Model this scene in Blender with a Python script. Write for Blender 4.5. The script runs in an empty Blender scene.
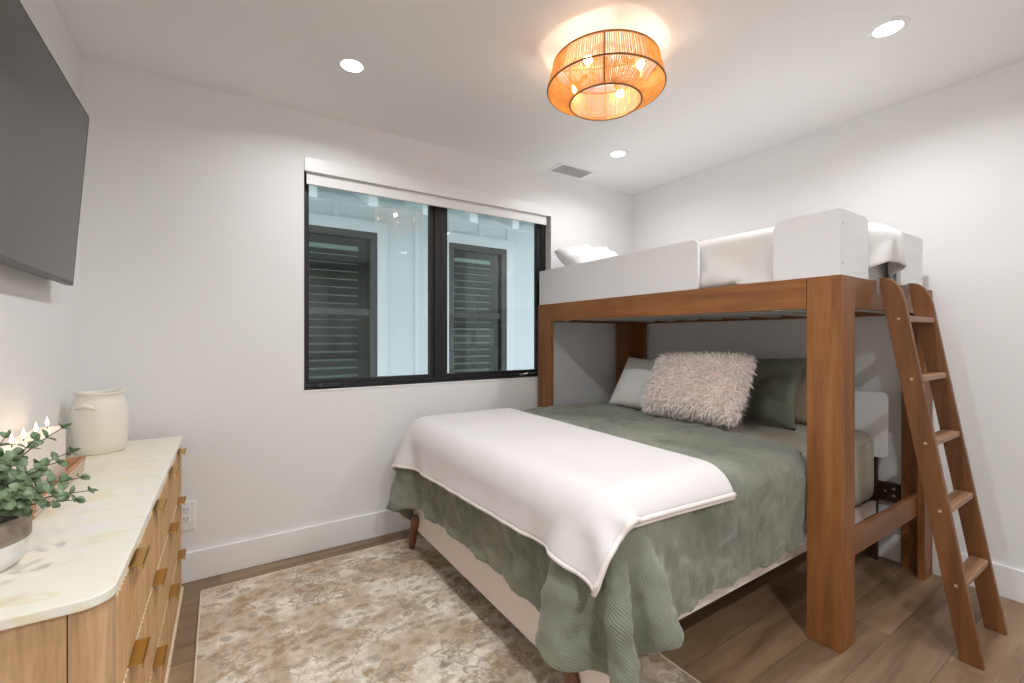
import bpy, bmesh, math, random
import numpy as np
from mathutils import Vector, Matrix, noise
from mathutils.bvhtree import BVHTree

scene = bpy.context.scene
COL = scene.collection
PI = math.pi

# ------------------------------------------------------------------ camera, world, exposure
cam_data = bpy.data.cameras.new('camera')
cam_data.sensor_width = 36.0
cam_data.lens = 448.0 / 1024.0 * 36.0
cam_data.shift_y = -4.0 / 1024.0
cam_data.clip_start = 0.02
cam = bpy.data.objects.new('camera', cam_data)
cam.location = (0, 0, 1.34)
cam.rotation_euler = (PI / 2, 0, -math.radians(33.1))
COL.objects.link(cam)
scene.camera = cam

world = bpy.data.worlds.new('sky')
scene.world = world
world.use_nodes = True
wn = world.node_tree.nodes
wn['Background'].inputs[0].default_value = (0.80, 0.84, 0.88, 1)
wn['Background'].inputs[1].default_value = 1.45

CAN_POWER = 9.0
BULB_POWER = 2.2
scene.view_settings.view_transform = 'Standard'
scene.view_settings.look = 'None'
scene.view_settings.gamma = 1.0
scene.view_settings.use_curve_mapping = False
scene.view_settings.exposure = 0.52
scene.cycles.max_bounces = 14
scene.cycles.diffuse_bounces = 9
scene.cycles.transparent_max_bounces = 24
scene.cycles.sample_clamp_indirect = 4.0
scene.cycles.caustics_reflective = False
scene.cycles.caustics_refractive = False

ROOM_X0, ROOM_X1 = -0.582, 3.40
ROOM_Y0, ROOM_Y1 = -1.75, 3.035
CEIL = 2.74
FLOOR_Z = 0.0

# ------------------------------------------------------------------ node helpers
def new_mat(name):
    m = bpy.data.materials.new(name)
    m.use_nodes = True
    nt = m.node_tree
    b = nt.nodes['Principled BSDF']
    return m, nt, b

def nd(nt, t, **kw):
    n = nt.nodes.new(t)
    for k, v in kw.items():
        setattr(n, k, v)
    return n

def plain(name, col, rough=0.5, metal=0.0, spec=None, bump=None, sheen=0.0, coat=0.0):
    m, nt, b = new_mat(name)
    b.inputs['Base Color'].default_value = (*col, 1)
    b.inputs['Roughness'].default_value = rough
    b.inputs['Metallic'].default_value = metal
    if spec is not None:
        b.inputs['Specular IOR Level'].default_value = spec
    if sheen:
        b.inputs['Sheen Weight'].default_value = sheen
    if coat:
        b.inputs['Coat Weight'].default_value = coat
    if bump:
        scale, strength, dist = bump
        tc = nd(nt, 'ShaderNodeTexCoord')
        n = nd(nt, 'ShaderNodeTexNoise')
        n.inputs['Scale'].default_value = scale
        n.inputs['Detail'].default_value = 4
        bp = nd(nt, 'ShaderNodeBump')
        bp.inputs['Strength'].default_value = strength
        bp.inputs['Distance'].default_value = dist
        nt.links.new(tc.outputs['Object'], n.inputs['Vector'])
        nt.links.new(n.outputs['Fac'], bp.inputs['Height'])
        nt.links.new(bp.outputs[0], b.inputs['Normal'])
    return m

def ramp(nt, stops):
    r = nd(nt, 'ShaderNodeValToRGB')
    e = r.color_ramp.elements
    while len(e) < len(stops):
        e.new(0.5)
    for i, (p, c) in enumerate(stops):
        e[i].position = p
        e[i].color = (*c, 1)
    return r

def wood(name, dark, light, axis='Z', scale=1.0, rough=0.45, pores=True, bump=0.15):
    """grain runs along the axis"""
    m, nt, b = new_mat(name)
    tc = nd(nt, 'ShaderNodeTexCoord')
    mp = nd(nt, 'ShaderNodeMapping')
    s = {'X': (0.7, 9, 9), 'Y': (9, 0.7, 9), 'Z': (9, 9, 0.7)}[axis]
    mp.inputs['Scale'].default_value = tuple(v * scale for v in s)
    n1 = nd(nt, 'ShaderNodeTexNoise')
    n1.inputs['Scale'].default_value = 1.6
    n1.inputs['Detail'].default_value = 8
    n1.inputs['Roughness'].default_value = 0.62
    n1.inputs['Distortion'].default_value = 0.5
    n2 = nd(nt, 'ShaderNodeTexNoise')
    n2.inputs['Scale'].default_value = 14
    n2.inputs['Detail'].default_value = 3
    rp = ramp(nt, [(0.28, dark), (0.72, light)])
    mx = nd(nt, 'ShaderNodeMixRGB', blend_type='MULTIPLY')
    mx.inputs[0].default_value = 0.35 if pores else 0.1
    rp2 = ramp(nt, [(0.35, (0.6, 0.55, 0.5)), (0.55, (1, 1, 1))])
    L = nt.links.new
    L(tc.outputs['Object'], mp.inputs['Vector'])
    L(mp.outputs[0], n1.inputs['Vector'])
    L(mp.outputs[0], n2.inputs['Vector'])
    L(n1.outputs['Fac'], rp.inputs[0])
    L(n2.outputs['Fac'], rp2.inputs[0])
    L(rp.outputs[0], mx.inputs[1])
    L(rp2.outputs[0], mx.inputs[2])
    L(mx.outputs[0], b.inputs['Base Color'])
    b.inputs['Roughness'].default_value = rough
    bp = nd(nt, 'ShaderNodeBump')
    bp.inputs['Strength'].default_value = bump
    bp.inputs['Distance'].default_value = 0.002
    L(n2.outputs['Fac'], bp.inputs['Height'])
    L(bp.outputs[0], b.inputs['Normal'])
    return m

# ------------------------------------------------------------------ materials
M = {}
M['wall'] = plain('wall_paint', (0.80, 0.80, 0.80), 0.75, bump=(260, 0.06, 0.001))
M['ceiling'] = plain('ceiling_paint', (0.84, 0.835, 0.83), 0.85)
M['trim'] = plain('trim_paint', (0.84, 0.84, 0.84), 0.35)
M['white_lacquer'] = plain('white_lacquer', (0.80, 0.81, 0.83), 0.35)
M['bed_panel'] = plain('pale_bed_panel', (0.80, 0.73, 0.69), 0.5)
M['black_frame'] = plain('black_window_frame', (0.012, 0.013, 0.015), 0.35)
M['crank_dark'] = plain('dark_crank_metal', (0.10, 0.10, 0.105), 0.25, .6)
M['wallplate'] = plain('wall_plate_plastic', (0.82, 0.82, 0.82), 0.3)
M['slot'] = plain('socket_slot', (0.03, 0.03, 0.03), 0.5)
M['steel'] = plain('brushed_steel', (0.6, 0.6, 0.6), 0.3, 1.0)
M['brass'] = plain('brushed_brass', (0.62, 0.36, 0.09), 0.38, 1.0)
M['bolt'] = plain('brass_bolt', (0.75, 0.62, 0.45), 0.35, 1.0)
M['tv_screen'] = plain('tv_screen', (0.014, 0.014, 0.014), 0.16, spec=0.75)
M['tv_frame'] = plain('tv_frame', (0.03, 0.029, 0.028), 0.35)
M['bunk'] = wood('walnut_upright', (0.16, 0.057, 0.015), (0.35, 0.142, 0.040), 'Z', 1.0)
M['bunk_y'] = wood('walnut_long', (0.18, 0.064, 0.017), (0.38, 0.155, 0.044), 'Y', 1.0)
M['bunk_x'] = wood('walnut_cross', (0.15, 0.056, 0.018), (0.31, 0.13, 0.044), 'X', 1.0)
M['ladder'] = wood('walnut_ladder', (0.115, 0.043, 0.013), (0.25, 0.100, 0.032), 'Z', 1.0)
M['rung'] = wood('walnut_rung', (0.26, 0.13, 0.07), (0.42, 0.23, 0.13), 'X', 1.0)
M['leg_wood'] = wood('bed_leg_wood', (0.10, 0.035, 0.015), (0.20, 0.075, 0.03), 'Z', 1.0)
M['dark_leg'] = wood('dark_leg_wood', (0.035, 0.015, 0.008), (0.07, 0.03, 0.015), 'Z', 1.0)
M['oak'] = wood('oak_upright', (0.42, 0.25, 0.12), (0.63, 0.42, 0.235), 'Z', 1.2, 0.55)
M['oak_y'] = wood('oak_front', (0.45, 0.255, 0.115), (0.68, 0.44, 0.225), 'Z', 2.4, 0.55)
M['oak_pale'] = wood('oak_plinth_and_lit_edge', (0.74, 0.57, 0.37), (0.86, 0.72, 0.54), 'Y', 1.2, 0.5)  # pale plinth wood, also paints the lit rib tops of the drawers
M['tray_wood'] = wood('tray_wood', (0.36, 0.17, 0.075), (0.60, 0.33, 0.17), 'Y', 2.0, 0.5)
M['platform'] = plain('bunk_platform', (0.55, 0.56, 0.55), 0.7)
M['vase'] = plain('cream_ceramic', (0.80, 0.765, 0.68), 0.5, bump=(28, 0.25, 0.004))
M['pot_white'] = plain('pot_white', (0.82, 0.81, 0.79), 0.45)
M['soil'] = plain('soil', (0.03, 0.02, 0.013), 0.9, bump=(90, 0.8, 0.01))
M['stem'] = plain('plant_stem', (0.05, 0.045, 0.02), 0.6)
M['wax'] = plain('white_wax', (0.86, 0.78, 0.72), 0.45)
M['wax'].node_tree.nodes['Principled BSDF'].inputs['Subsurface Weight'].default_value = 0.15
M['wick'] = plain('candle_wick', (0.02, 0.015, 0.01), 0.8)
M['vent_dark'] = plain('vent_louvre', (0.60, 0.60, 0.61), 0.5)
M['rattan_hoop'] = plain('rattan_hoop', (0.30, 0.14, 0.05), 0.6)
M['bulb_metal'] = plain('lamp_socket', (0.55, 0.33, 0.12), 0.4, 0.6)

def leaf_mat():
    m, nt, b = new_mat('eucalyptus_leaf')
    tc = nd(nt, 'ShaderNodeTexCoord')
    n = nd(nt, 'ShaderNodeTexNoise'); n.inputs['Scale'].default_value = 45
    r = ramp(nt, [(0.3, (0.075, 0.13, 0.055)), (0.7, (0.25, 0.34, 0.20))])
    nt.links.new(tc.outputs['Object'], n.inputs['Vector'])
    nt.links.new(n.outputs['Fac'], r.inputs[0])
    nt.links.new(r.outputs[0], b.inputs['Base Color'])
    b.inputs['Roughness'].default_value = 0.5
    return m
M['leaf'] = leaf_mat()

def pot_mat():
    m, nt, b = new_mat('pot_brown_band')
    tc = nd(nt, 'ShaderNodeTexCoord')
    mp = nd(nt, 'ShaderNodeMapping'); mp.inputs['Scale'].default_value = (2, 2, 60)
    n = nd(nt, 'ShaderNodeTexNoise'); n.inputs['Scale'].default_value = 3
    r = ramp(nt, [(0.3, (0.27, 0.21, 0.17)), (0.7, (0.38, 0.31, 0.26))])
    L = nt.links.new
    L(tc.outputs['Object'], mp.inputs[0]); L(mp.outputs[0], n.inputs['Vector'])
    L(n.outputs['Fac'], r.inputs[0]); L(r.outputs[0], b.inputs['Base Color'])
    b.inputs['Roughness'].default_value = 0.6
    return m
M['pot_brown'] = pot_mat()

def floor_mat():
    m, nt, b = new_mat('oak_plank_floor')
    L = nt.links.new
    tc = nd(nt, 'ShaderNodeTexCoord')
    br = nd(nt, 'ShaderNodeTexBrick')
    br.offset = 0.37
    br.inputs['Color1'].default_value = (0, 0, 0, 1)
    br.inputs['Color2'].default_value = (1, 1, 1, 1)
    br.inputs['Mortar'].default_value = (0.5, 0.5, 0.5, 1)
    br.inputs['Scale'].default_value = 1.0
    br.inputs['Mortar Size'].default_value = 0.0012
    br.inputs['Brick Width'].default_value = 1.55
    br.inputs['Row Height'].default_value = 0.19
    L(tc.outputs['Object'], br.inputs['Vector'])
    # offset the grain per plank
    sep = nd(nt, 'ShaderNodeSeparateColor'); L(br.outputs['Color'], sep.inputs[0])
    cmb = nd(nt, 'ShaderNodeCombineXYZ')
    mul = nd(nt, 'ShaderNodeMath', operation='MULTIPLY'); mul.inputs[1].default_value = 17.0
    L(sep.outputs[0], mul.inputs[0]); L(mul.outputs[0], cmb.inputs[2]); L(mul.outputs[0], cmb.inputs[0])
    add = nd(nt, 'ShaderNodeVectorMath', operation='ADD')
    L(tc.outputs['Object'], add.inputs[0]); L(cmb.outputs[0], add.inputs[1])
    mp = nd(nt, 'ShaderNodeMapping'); mp.inputs['Scale'].default_value = (0.9, 9, 1)
    L(add.outputs[0], mp.inputs[0])
    n1 = nd(nt, 'ShaderNodeTexNoise'); n1.inputs['Scale'].default_value = 1.7; n1.inputs['Detail'].default_value = 9
    n1.inputs['Roughness'].default_value = 0.6; n1.inputs['Distortion'].default_value = 0.7
    L(mp.outputs[0], n1.inputs['Vector'])
    n2 = nd(nt, 'ShaderNodeTexNoise'); n2.inputs['Scale'].default_value = 2.2; n2.inputs['Detail'].default_value = 4
    L(add.outputs[0], n2.inputs['Vector'])
    r1 = ramp(nt, [(0.25, (0.165, 0.10, 0.055)), (0.5, (0.29, 0.19, 0.115)), (0.78, (0.40, 0.28, 0.175))])
    L(n1.outputs['Fac'], r1.inputs[0])
    r2 = ramp(nt, [(0.28, (0.55, 0.5, 0.45)), (0.6, (1, 1, 1))])
    L(n2.outputs['Fac'], r2.inputs[0])
    mx = nd(nt, 'ShaderNodeMixRGB', blend_type='MULTIPLY'); mx.inputs[0].default_value = 0.55
    L(r1.outputs[0], mx.inputs[1]); L(r2.outputs[0], mx.inputs[2])
    r3 = ramp(nt, [(0.0, (0.78, 0.78, 0.78)), (1.0, (1.08, 1.05, 1.0))]); L(sep.outputs[0], r3.inputs[0])
    mx2 = nd(nt, 'ShaderNodeMixRGB', blend_type='MULTIPLY'); mx2.inputs[0].default_value = 1
    L(mx.outputs[0], mx2.inputs[1]); L(r3.outputs[0], mx2.inputs[2])
    mx3 = nd(nt, 'ShaderNodeMixRGB'); mx3.inputs[2].default_value = (0.08, 0.055, 0.035, 1)
    L(br.outputs['Fac'], mx3.inputs[0]); L(mx2.outputs[0], mx3.inputs[1])
    L(mx3.outputs[0], b.inputs['Base Color'])
    b.inputs['Roughness'].default_value = 0.42
    bp = nd(nt, 'ShaderNodeBump'); bp.inputs['Strength'].default_value = 0.2; bp.inputs['Distance'].default_value = 0.003
    L(n1.outputs['Fac'], bp.inputs['Height']); L(bp.outputs[0], b.inputs['Normal'])
    return m
M['floor'] = floor_mat()

def marble_mat():
    m, nt, b = new_mat('cream_marble')
    L = nt.links.new
    tc = nd(nt, 'ShaderNodeTexCoord')
    mp = nd(nt, 'ShaderNodeMapping'); mp.inputs['Rotation'].default_value = (0, 0, 0.7); mp.inputs['Scale'].default_value = (1.0, 2.4, 1)
    L(tc.outputs['Object'], mp.inputs[0])
    n = nd(nt, 'ShaderNodeTexNoise'); n.inputs['Scale'].default_value = 1.9; n.inputs['Detail'].default_value = 7
    n.inputs['Distortion'].default_value = 1.6
    L(mp.outputs[0], n.inputs['Vector'])
    r = ramp(nt, [(0.0, (0.79, 0.765, 0.675)), (0.475, (0.79, 0.765, 0.675)), (0.502, (0.76, 0.68, 0.48)),
                  (0.53, (0.79, 0.765, 0.675)), (0.62, (0.79, 0.765, 0.675)), (0.66, (0.76, 0.76, 0.73))])
    L(n.outputs['Fac'], r.inputs[0]); L(r.outputs[0], b.inputs['Base Color'])
    b.inputs['Roughness'].default_value = 0.3
    return m
M['marble'] = marble_mat()

def rug_mat(x0, x1, y0, y1):
    m, nt, b = new_mat('distressed_rug')
    L = nt.links.new
    def math_(op, a=None, bb=None, v=None):
        n = nd(nt, 'ShaderNodeMath', operation=op)
        if a is not None: L(a, n.inputs[0])
        if bb is not None: L(bb, n.inputs[1])
        if v is not None: n.inputs[1].default_value = v
        return n
    tc = nd(nt, 'ShaderNodeTexCoord')
    geo = nd(nt, 'ShaderNodeNewGeometry')
    P = geo.outputs['Position']
    # warp
    nw = nd(nt, 'ShaderNodeTexNoise'); nw.inputs['Scale'].default_value = 7; nw.inputs['Detail'].default_value = 3
    L(P, nw.inputs['Vector'])
    sb = nd(nt, 'ShaderNodeVectorMath', operation='SUBTRACT'); sb.inputs[1].default_value = (0.5, 0.5, 0.5)
    L(nw.outputs['Color'], sb.inputs[0])
    sc = nd(nt, 'ShaderNodeVectorMath', operation='SCALE'); sc.inputs['Scale'].default_value = 0.035
    L(sb.outputs[0], sc.inputs[0])
    ad = nd(nt, 'ShaderNodeVectorMath', operation='ADD'); L(P, ad.inputs[0]); L(sc.outputs[0], ad.inputs[1])
    W = ad.outputs[0]
    fade = nd(nt, 'ShaderNodeTexNoise'); fade.inputs['Scale'].default_value = 4.6; fade.inputs['Detail'].default_value = 6
    L(P, fade.inputs['Vector'])
    fine = nd(nt, 'ShaderNodeTexNoise'); fine.inputs['Scale'].default_value = 34; fine.inputs['Detail'].default_value = 6
    fine.inputs['Roughness'].default_value = 0.8
    L(P, fine.inputs['Vector'])
    weave = nd(nt, 'ShaderNodeTexNoise'); weave.inputs['Scale'].default_value = 260
    L(P, weave.inputs['Vector'])
    base = ramp(nt, [(0.36, (0.56, 0.46, 0.35)), (0.48, (0.64, 0.55, 0.44)), (0.56, (0.80, 0.745, 0.655))])
    L(fade.outputs['Fac'], base.inputs[0])
    fm = ramp(nt, [(0.40, (0.1, 0.1, 0.1)), (0.52, (1, 1, 1))]); L(fine.outputs['Fac'], fm.inputs[0])
    prev = base.outputs[0]
    def flowers(scale, petals, rad, cols, opacity, keepv, prev, stretch=(1, 1, 1), off=0.0, ringed=True):
        mp = nd(nt, 'ShaderNodeMapping'); mp.inputs['Scale'].default_value = stretch; mp.inputs['Location'].default_value = (off, off * .7, 0)
        flat = nd(nt, 'ShaderNodeVectorMath', operation='MULTIPLY'); flat.inputs[1].default_value = (1, 1, 0)
        L(W, flat.inputs[0]); L(flat.outputs[0], mp.inputs[0])
        v = nd(nt, 'ShaderNodeTexVoronoi', voronoi_dimensions='2D'); v.inputs['Scale'].default_value = scale; v.inputs['Randomness'].default_value = .8
        L(mp.outputs[0], v.inputs['Vector'])
        sub = nd(nt, 'ShaderNodeVectorMath', operation='SUBTRACT'); L(mp.outputs[0], sub.inputs[0]); L(v.outputs['Position'], sub.inputs[1])
        s3 = nd(nt, 'ShaderNodeSeparateXYZ'); L(sub.outputs[0], s3.inputs[0])
        at = math_('ARCTAN2', s3.outputs[1], s3.outputs[0])
        cs = nd(nt, 'ShaderNodeSeparateColor'); L(v.outputs['Color'], cs.inputs[0])
        ph = nd(nt, 'ShaderNodeMath', operation='MULTIPLY_ADD'); L(at.outputs[0], ph.inputs[0]); ph.inputs[1].default_value = petals
        ph6 = math_('MULTIPLY', cs.outputs[2], v=6.28); L(ph6.outputs[0], ph.inputs[2])
        co = math_('COSINE', ph.outputs[0])
        rr = nd(nt, 'ShaderNodeMath', operation='MULTIPLY_ADD'); L(co.outputs[0], rr.inputs[0]); rr.inputs[1].default_value = .26 * rad; rr.inputs[2].default_value = rad
        q = math_('DIVIDE', v.outputs['Distance'], rr.outputs[0])
        if ringed:
            rg = ramp(nt, [(0.0, (1, 1, 1)), (0.16, (.2, .2, .2)), (0.30, (1, 1, 1)), (0.50, (.1, .1, .1)), (0.72, (.95, .95, .95)), (0.84, (0, 0, 0))])
        else:
            rg = ramp(nt, [(0.0, (1, 1, 1)), (0.6, (.8, .8, .8)), (0.8, (0, 0, 0))])
        L(q.outputs[0], rg.inputs[0])
        kp = math_('GREATER_THAN', cs.outputs[1], v=keepv)
        a1 = math_('MULTIPLY', rg.outputs[0], kp.outputs[0]); a2 = math_('MULTIPLY', a1.outputs[0], fm.outputs[0]); a3 = math_('MULTIPLY', a2.outputs[0], v=opacity)
        cr = ramp(nt, cols); L(cs.outputs[0], cr.inputs[0])
        mx = nd(nt, 'ShaderNodeMixRGB'); L(a3.outputs[0], mx.inputs[0]); L(prev, mx.inputs[1]); L(cr.outputs[0], mx.inputs[2])
        return mx.outputs[0]
    tones = [(0.0, (0.33, 0.22, 0.12)), (0.4, (0.40, 0.28, 0.16)), (0.6, (0.30, 0.275, 0.23)), (1.0, (0.23, 0.165, 0.115))]
    prev = flowers(4.3, 6, .42, tones, .85, .2, prev)
    prev = flowers(9.5, 2, .42, tones, .75, .3, prev, (1.0, 1.6, 1), 3.3, False)
    prev = flowers(17, 5, .45, tones, .55, .45, prev, (1, 1, 1), 7.7, False)
    # thin broken vines
    ve = nd(nt, 'ShaderNodeTexVoronoi', feature='DISTANCE_TO_EDGE', voronoi_dimensions='2D'); ve.inputs['Scale'].default_value = 3.9
    sc2 = nd(nt, 'ShaderNodeVectorMath', operation='SCALE'); sc2.inputs['Scale'].default_value = 0.22; L(sb.outputs[0], sc2.inputs[0])
    ad2 = nd(nt, 'ShaderNodeVectorMath', operation='ADD'); L(P, ad2.inputs[0]); L(sc2.outputs[0], ad2.inputs[1])
    L(ad2.outputs[0], ve.inputs['Vector'])
    vf = ramp(nt, [(0.0, (0.6, 0.6, 0.6)), (0.010, (0.5, 0.5, 0.5)), (0.022, (0, 0, 0))]); L(ve.outputs['Distance'], vf.inputs[0])
    vm = math_('MULTIPLY', vf.outputs[0], fm.outputs[0])
    mx3 = nd(nt, 'ShaderNodeMixRGB'); L(vm.outputs[0], mx3.inputs[0]); L(prev, mx3.inputs[1]); mx3.inputs[2].default_value = (0.36, 0.25, 0.15, 1)
    # border bands by distance to rug edge
    sp = nd(nt, 'ShaderNodeSeparateXYZ'); L(P, sp.inputs[0])
    dx0 = math_('SUBTRACT', sp.outputs[0], v=x0)
    dx1 = nd(nt, 'ShaderNodeMath', operation='SUBTRACT'); dx1.inputs[0].default_value = x1; L(sp.outputs[0], dx1.inputs[1])
    dy1 = nd(nt, 'ShaderNodeMath', operation='SUBTRACT'); dy1.inputs[0].default_value = y1; L(sp.outputs[1], dy1.inputs[1])
    mn = math_('MINIMUM', dx0.outputs[0], dx1.outputs[0]); mn2 = math_('MINIMUM', mn.outputs[0], dy1.outputs[0])
    jit = nd(nt, 'ShaderNodeMath', operation='MULTIPLY_ADD'); L(fine.outputs['Fac'], jit.inputs[0]); jit.inputs[1].default_value = 0.02; L(mn2.outputs[0], jit.inputs[2])
    bands = ramp(nt, [(0.0, (0.1, 0.1, 0.1)), (0.02, (0.5, 0.5, 0.5)), (0.075, (0.5, 0.5, 0.5)), (0.085, (0.12, 0.12, 0.12)), (0.27, (0.18, 0.18, 0.18)), (0.28, (0.62, 0.62, 0.62)), (0.32, (0.55, 0.55, 0.55)), (0.33, (0, 0, 0))])
    L(jit.outputs[0], bands.inputs[0])
    bf = math_('MULTIPLY', bands.outputs[0], fine.outputs['Fac'])
    mx4 = nd(nt, 'ShaderNodeMixRGB'); L(bf.outputs[0], mx4.inputs[0]); L(mx3.outputs[0], mx4.inputs[1]); mx4.inputs[2].default_value = (0.33, 0.20, 0.10, 1)
    # mottling
    mt = ramp(nt, [(0.3, (0.74, 0.70, 0.66)), (0.62, (1.1, 1.1, 1.1))]); L(fine.outputs['Fac'], mt.inputs[0])
    mx5 = nd(nt, 'ShaderNodeMixRGB', blend_type='MULTIPLY'); mx5.inputs[0].default_value = 0.8
    L(mx4.outputs[0], mx5.inputs[1]); L(mt.outputs[0], mx5.inputs[2])
    wv = ramp(nt, [(0.3, (0.8, 0.8, 0.8)), (0.7, (1.12, 1.12, 1.12))]); L(weave.outputs['Fac'], wv.inputs[0])
    mx6 = nd(nt, 'ShaderNodeMixRGB', blend_type='MULTIPLY'); mx6.inputs[0].default_value = 0.6
    L(mx5.outputs[0], mx6.inputs[1]); L(wv.outputs[0], mx6.inputs[2])
    L(mx6.outputs[0], b.inputs['Base Color'])
    b.inputs['Roughness'].default_value = 0.95
    b.inputs['Specular IOR Level'].default_value = 0.1
    bp = nd(nt, 'ShaderNodeBump'); bp.inputs['Strength'].default_value = 0.5; bp.inputs['Distance'].default_value = 0.003
    L(weave.outputs['Fac'], bp.inputs['Height']); L(bp.outputs[0], b.inputs['Normal'])
    return m

def fabric(name, col, col2=None, rib=None, rough=0.9, sheen=0.3, bump=0.4, grid=False, mottle=3.0, crinkle=0.0):
    m, nt, b = new_mat(name)
    L = nt.links.new
    uv = nd(nt, 'ShaderNodeTexCoord')
    n = nd(nt, 'ShaderNodeTexNoise'); n.inputs['Scale'].default_value = mottle; n.inputs['Detail'].default_value = 5
    L(uv.outputs['Object'], n.inputs['Vector'])
    c2 = col2 or tuple(c * 0.8 for c in col)
    r = ramp(nt, [(0.35, c2), (0.65, col)])
    L(n.outputs['Fac'], r.inputs[0])
    L(r.outputs[0], b.inputs['Base Color'])
    b.inputs['Roughness'].default_value = rough
    b.inputs['Specular IOR Level'].default_value = 0.2
    b.inputs['Sheen Weight'].default_value = sheen
    b.inputs['Sheen Roughness'].default_value = 0.4
    bp = nd(nt, 'ShaderNodeBump'); bp.inputs['Strength'].default_value = bump; bp.inputs['Distance'].default_value = 0.003
    if rib:
        w = nd(nt, 'ShaderNodeTexWave', wave_type='BANDS', bands_direction='X')
        w.inputs['Scale'].default_value = rib; w.inputs['Distortion'].default_value = 0.8
        w.inputs['Detail'].default_value = 1
        L(uv.outputs['UV'], w.inputs['Vector'])
        h = w.outputs['Fac']
        if grid:
            w2 = nd(nt, 'ShaderNodeTexWave', wave_type='BANDS', bands_direction='Y')
            w2.inputs['Scale'].default_value = rib; w2.inputs['Distortion'].default_value = 0.8
            L(uv.outputs['UV'], w2.inputs['Vector'])
            a = nd(nt, 'ShaderNodeMath', operation='MULTIPLY'); L(h, a.inputs[0]); L(w2.outputs['Fac'], a.inputs[1])
            h = a.outputs[0]
        L(h, bp.inputs['Height'])
        # colour also follows the rib height, darker in the grooves
        r2 = ramp(nt, [(0.0, (0.80, 0.80, 0.80)), (0.6, (1.05, 1.05, 1.05))]); L(h, r2.inputs[0])
        mx = nd(nt, 'ShaderNodeMixRGB', blend_type='MULTIPLY'); mx.inputs[0].default_value = 0.6
        L(r.outputs[0], mx.inputs[1]); L(r2.outputs[0], mx.inputs[2]); L(mx.outputs[0], b.inputs['Base Color'])
    else:
        n2 = nd(nt, 'ShaderNodeTexNoise'); n2.inputs['Scale'].default_value = 220
        L(uv.outputs['Object'], n2.inputs['Vector'])
        L(n2.outputs['Fac'], bp.inputs['Height'])
    if crinkle:
        cn = nd(nt, 'ShaderNodeTexNoise', noise_type='RIDGED_MULTIFRACTAL'); cn.inputs['Scale'].default_value = 7.0
        cn.inputs['Detail'].default_value = 3; cn.inputs['Distortion'].default_value = 0.6
        L(uv.outputs['Object'], cn.inputs['Vector'])
        b2 = nd(nt, 'ShaderNodeBump'); b2.inputs['Strength'].default_value = crinkle; b2.inputs['Distance'].default_value = 0.012
        L(cn.outputs['Fac'], b2.inputs['Height']); L(b2.outputs[0], bp.inputs['Normal'])
    L(bp.outputs[0], b.inputs['Normal'])
    return m
M['sage'] = fabric('sage_velvet', (0.235, 0.250, 0.195), (0.145, 0.158, 0.122), rib=42.0, sheen=0.35, bump=0.5, rough=0.75, crinkle=1.0)
M['sage_dark'] = fabric('sage_pillow_velvet', (0.185, 0.195, 0.15), (0.135, 0.145, 0.11), sheen=0.35, rough=0.75, mottle=6)
M['throw'] = fabric('cream_throw', (0.74, 0.71, 0.71), (0.71, 0.68, 0.68), rib=62.0, sheen=0.25, bump=0.2, grid=True, mottle=2)
M['throw_hem'] = fabric('cream_throw_hem', (0.78, 0.72, 0.70), (0.74, 0.68, 0.66), sheen=0.25, mottle=8)
M['sheet'] = fabric('beige_sheet', (0.46, 0.43, 0.345), (0.41, 0.385, 0.31), sheen=0.1, mottle=4)
M['beige_pillow'] = fabric('beige_pillow_cloth', (0.50, 0.38, 0.29), (0.43, 0.33, 0.25), sheen=0.1, mottle=6)
M['white_pillow'] = fabric('white_pillow_cloth', (0.84, 0.84, 0.81), (0.80, 0.80, 0.77), sheen=0.1, mottle=6)
M['duvet'] = fabric('white_duvet', (0.86, 0.85, 0.84), (0.82, 0.81, 0.80), rib=46.0, sheen=0.1, bump=0.35, grid=True, mottle=5, crinkle=0.35)
M['white_cloth'] = fabric('white_cotton', (0.86, 0.85, 0.84), (0.82, 0.81, 0.80), sheen=0.1, mottle=5)
M['fur'] = plain('blush_fur', (0.90, 0.83, 0.79), 0.7, sheen=0.3)
M['fur_core'] = plain('blush_fur_core', (0.84, 0.72, 0.68), 0.9)

def rattan_mat():
    m, nt, b = new_mat('rattan_strand')
    tc = nd(nt, 'ShaderNodeTexCoord')
    n = nd(nt, 'ShaderNodeTexNoise'); n.inputs['Scale'].default_value = 30
    r = ramp(nt, [(0.3, (0.82, 0.53, 0.20)), (0.7, (0.95, 0.70, 0.36))])
    L = nt.links.new
    L(tc.outputs['Object'], n.inputs['Vector']); L(n.outputs['Fac'], r.inputs[0]); L(r.outputs[0], b.inputs['Base Color'])
    b.inputs['Roughness'].default_value = 0.6
    b.inputs['Transmission Weight'].default_value = 0.0
    tr = nd(nt, 'ShaderNodeBsdfTranslucent'); L(r.outputs[0], tr.inputs[0])
    mx = nd(nt, 'ShaderNodeMixShader'); mx.inputs[0].default_value = 0.6
    out = [x for x in nt.nodes if x.type == 'OUTPUT_MATERIAL'][0]
    L(b.outputs[0], mx.inputs[1]); L(tr.outputs[0], mx.inputs[2]); L(mx.outputs[0], out.inputs[0])
    return m
M['rattan'] = rattan_mat()

def emit(name, col, s):
    m, nt, b = new_mat(name)
    b.inputs['Base Color'].default_value = (*col, 1)
    b.inputs['Emission Color'].default_value = (*col, 1)
    b.inputs['Emission Strength'].default_value = s
    return m
M['can_lens'] = emit('downlight_lens', (1, 0.97, 0.93), 9)
M['bulb'] = emit('warm_bulb', (1, 0.78, 0.48), 28)
M['flame'] = emit('candle_flame', (1, 0.74, 0.42), 9)

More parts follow.
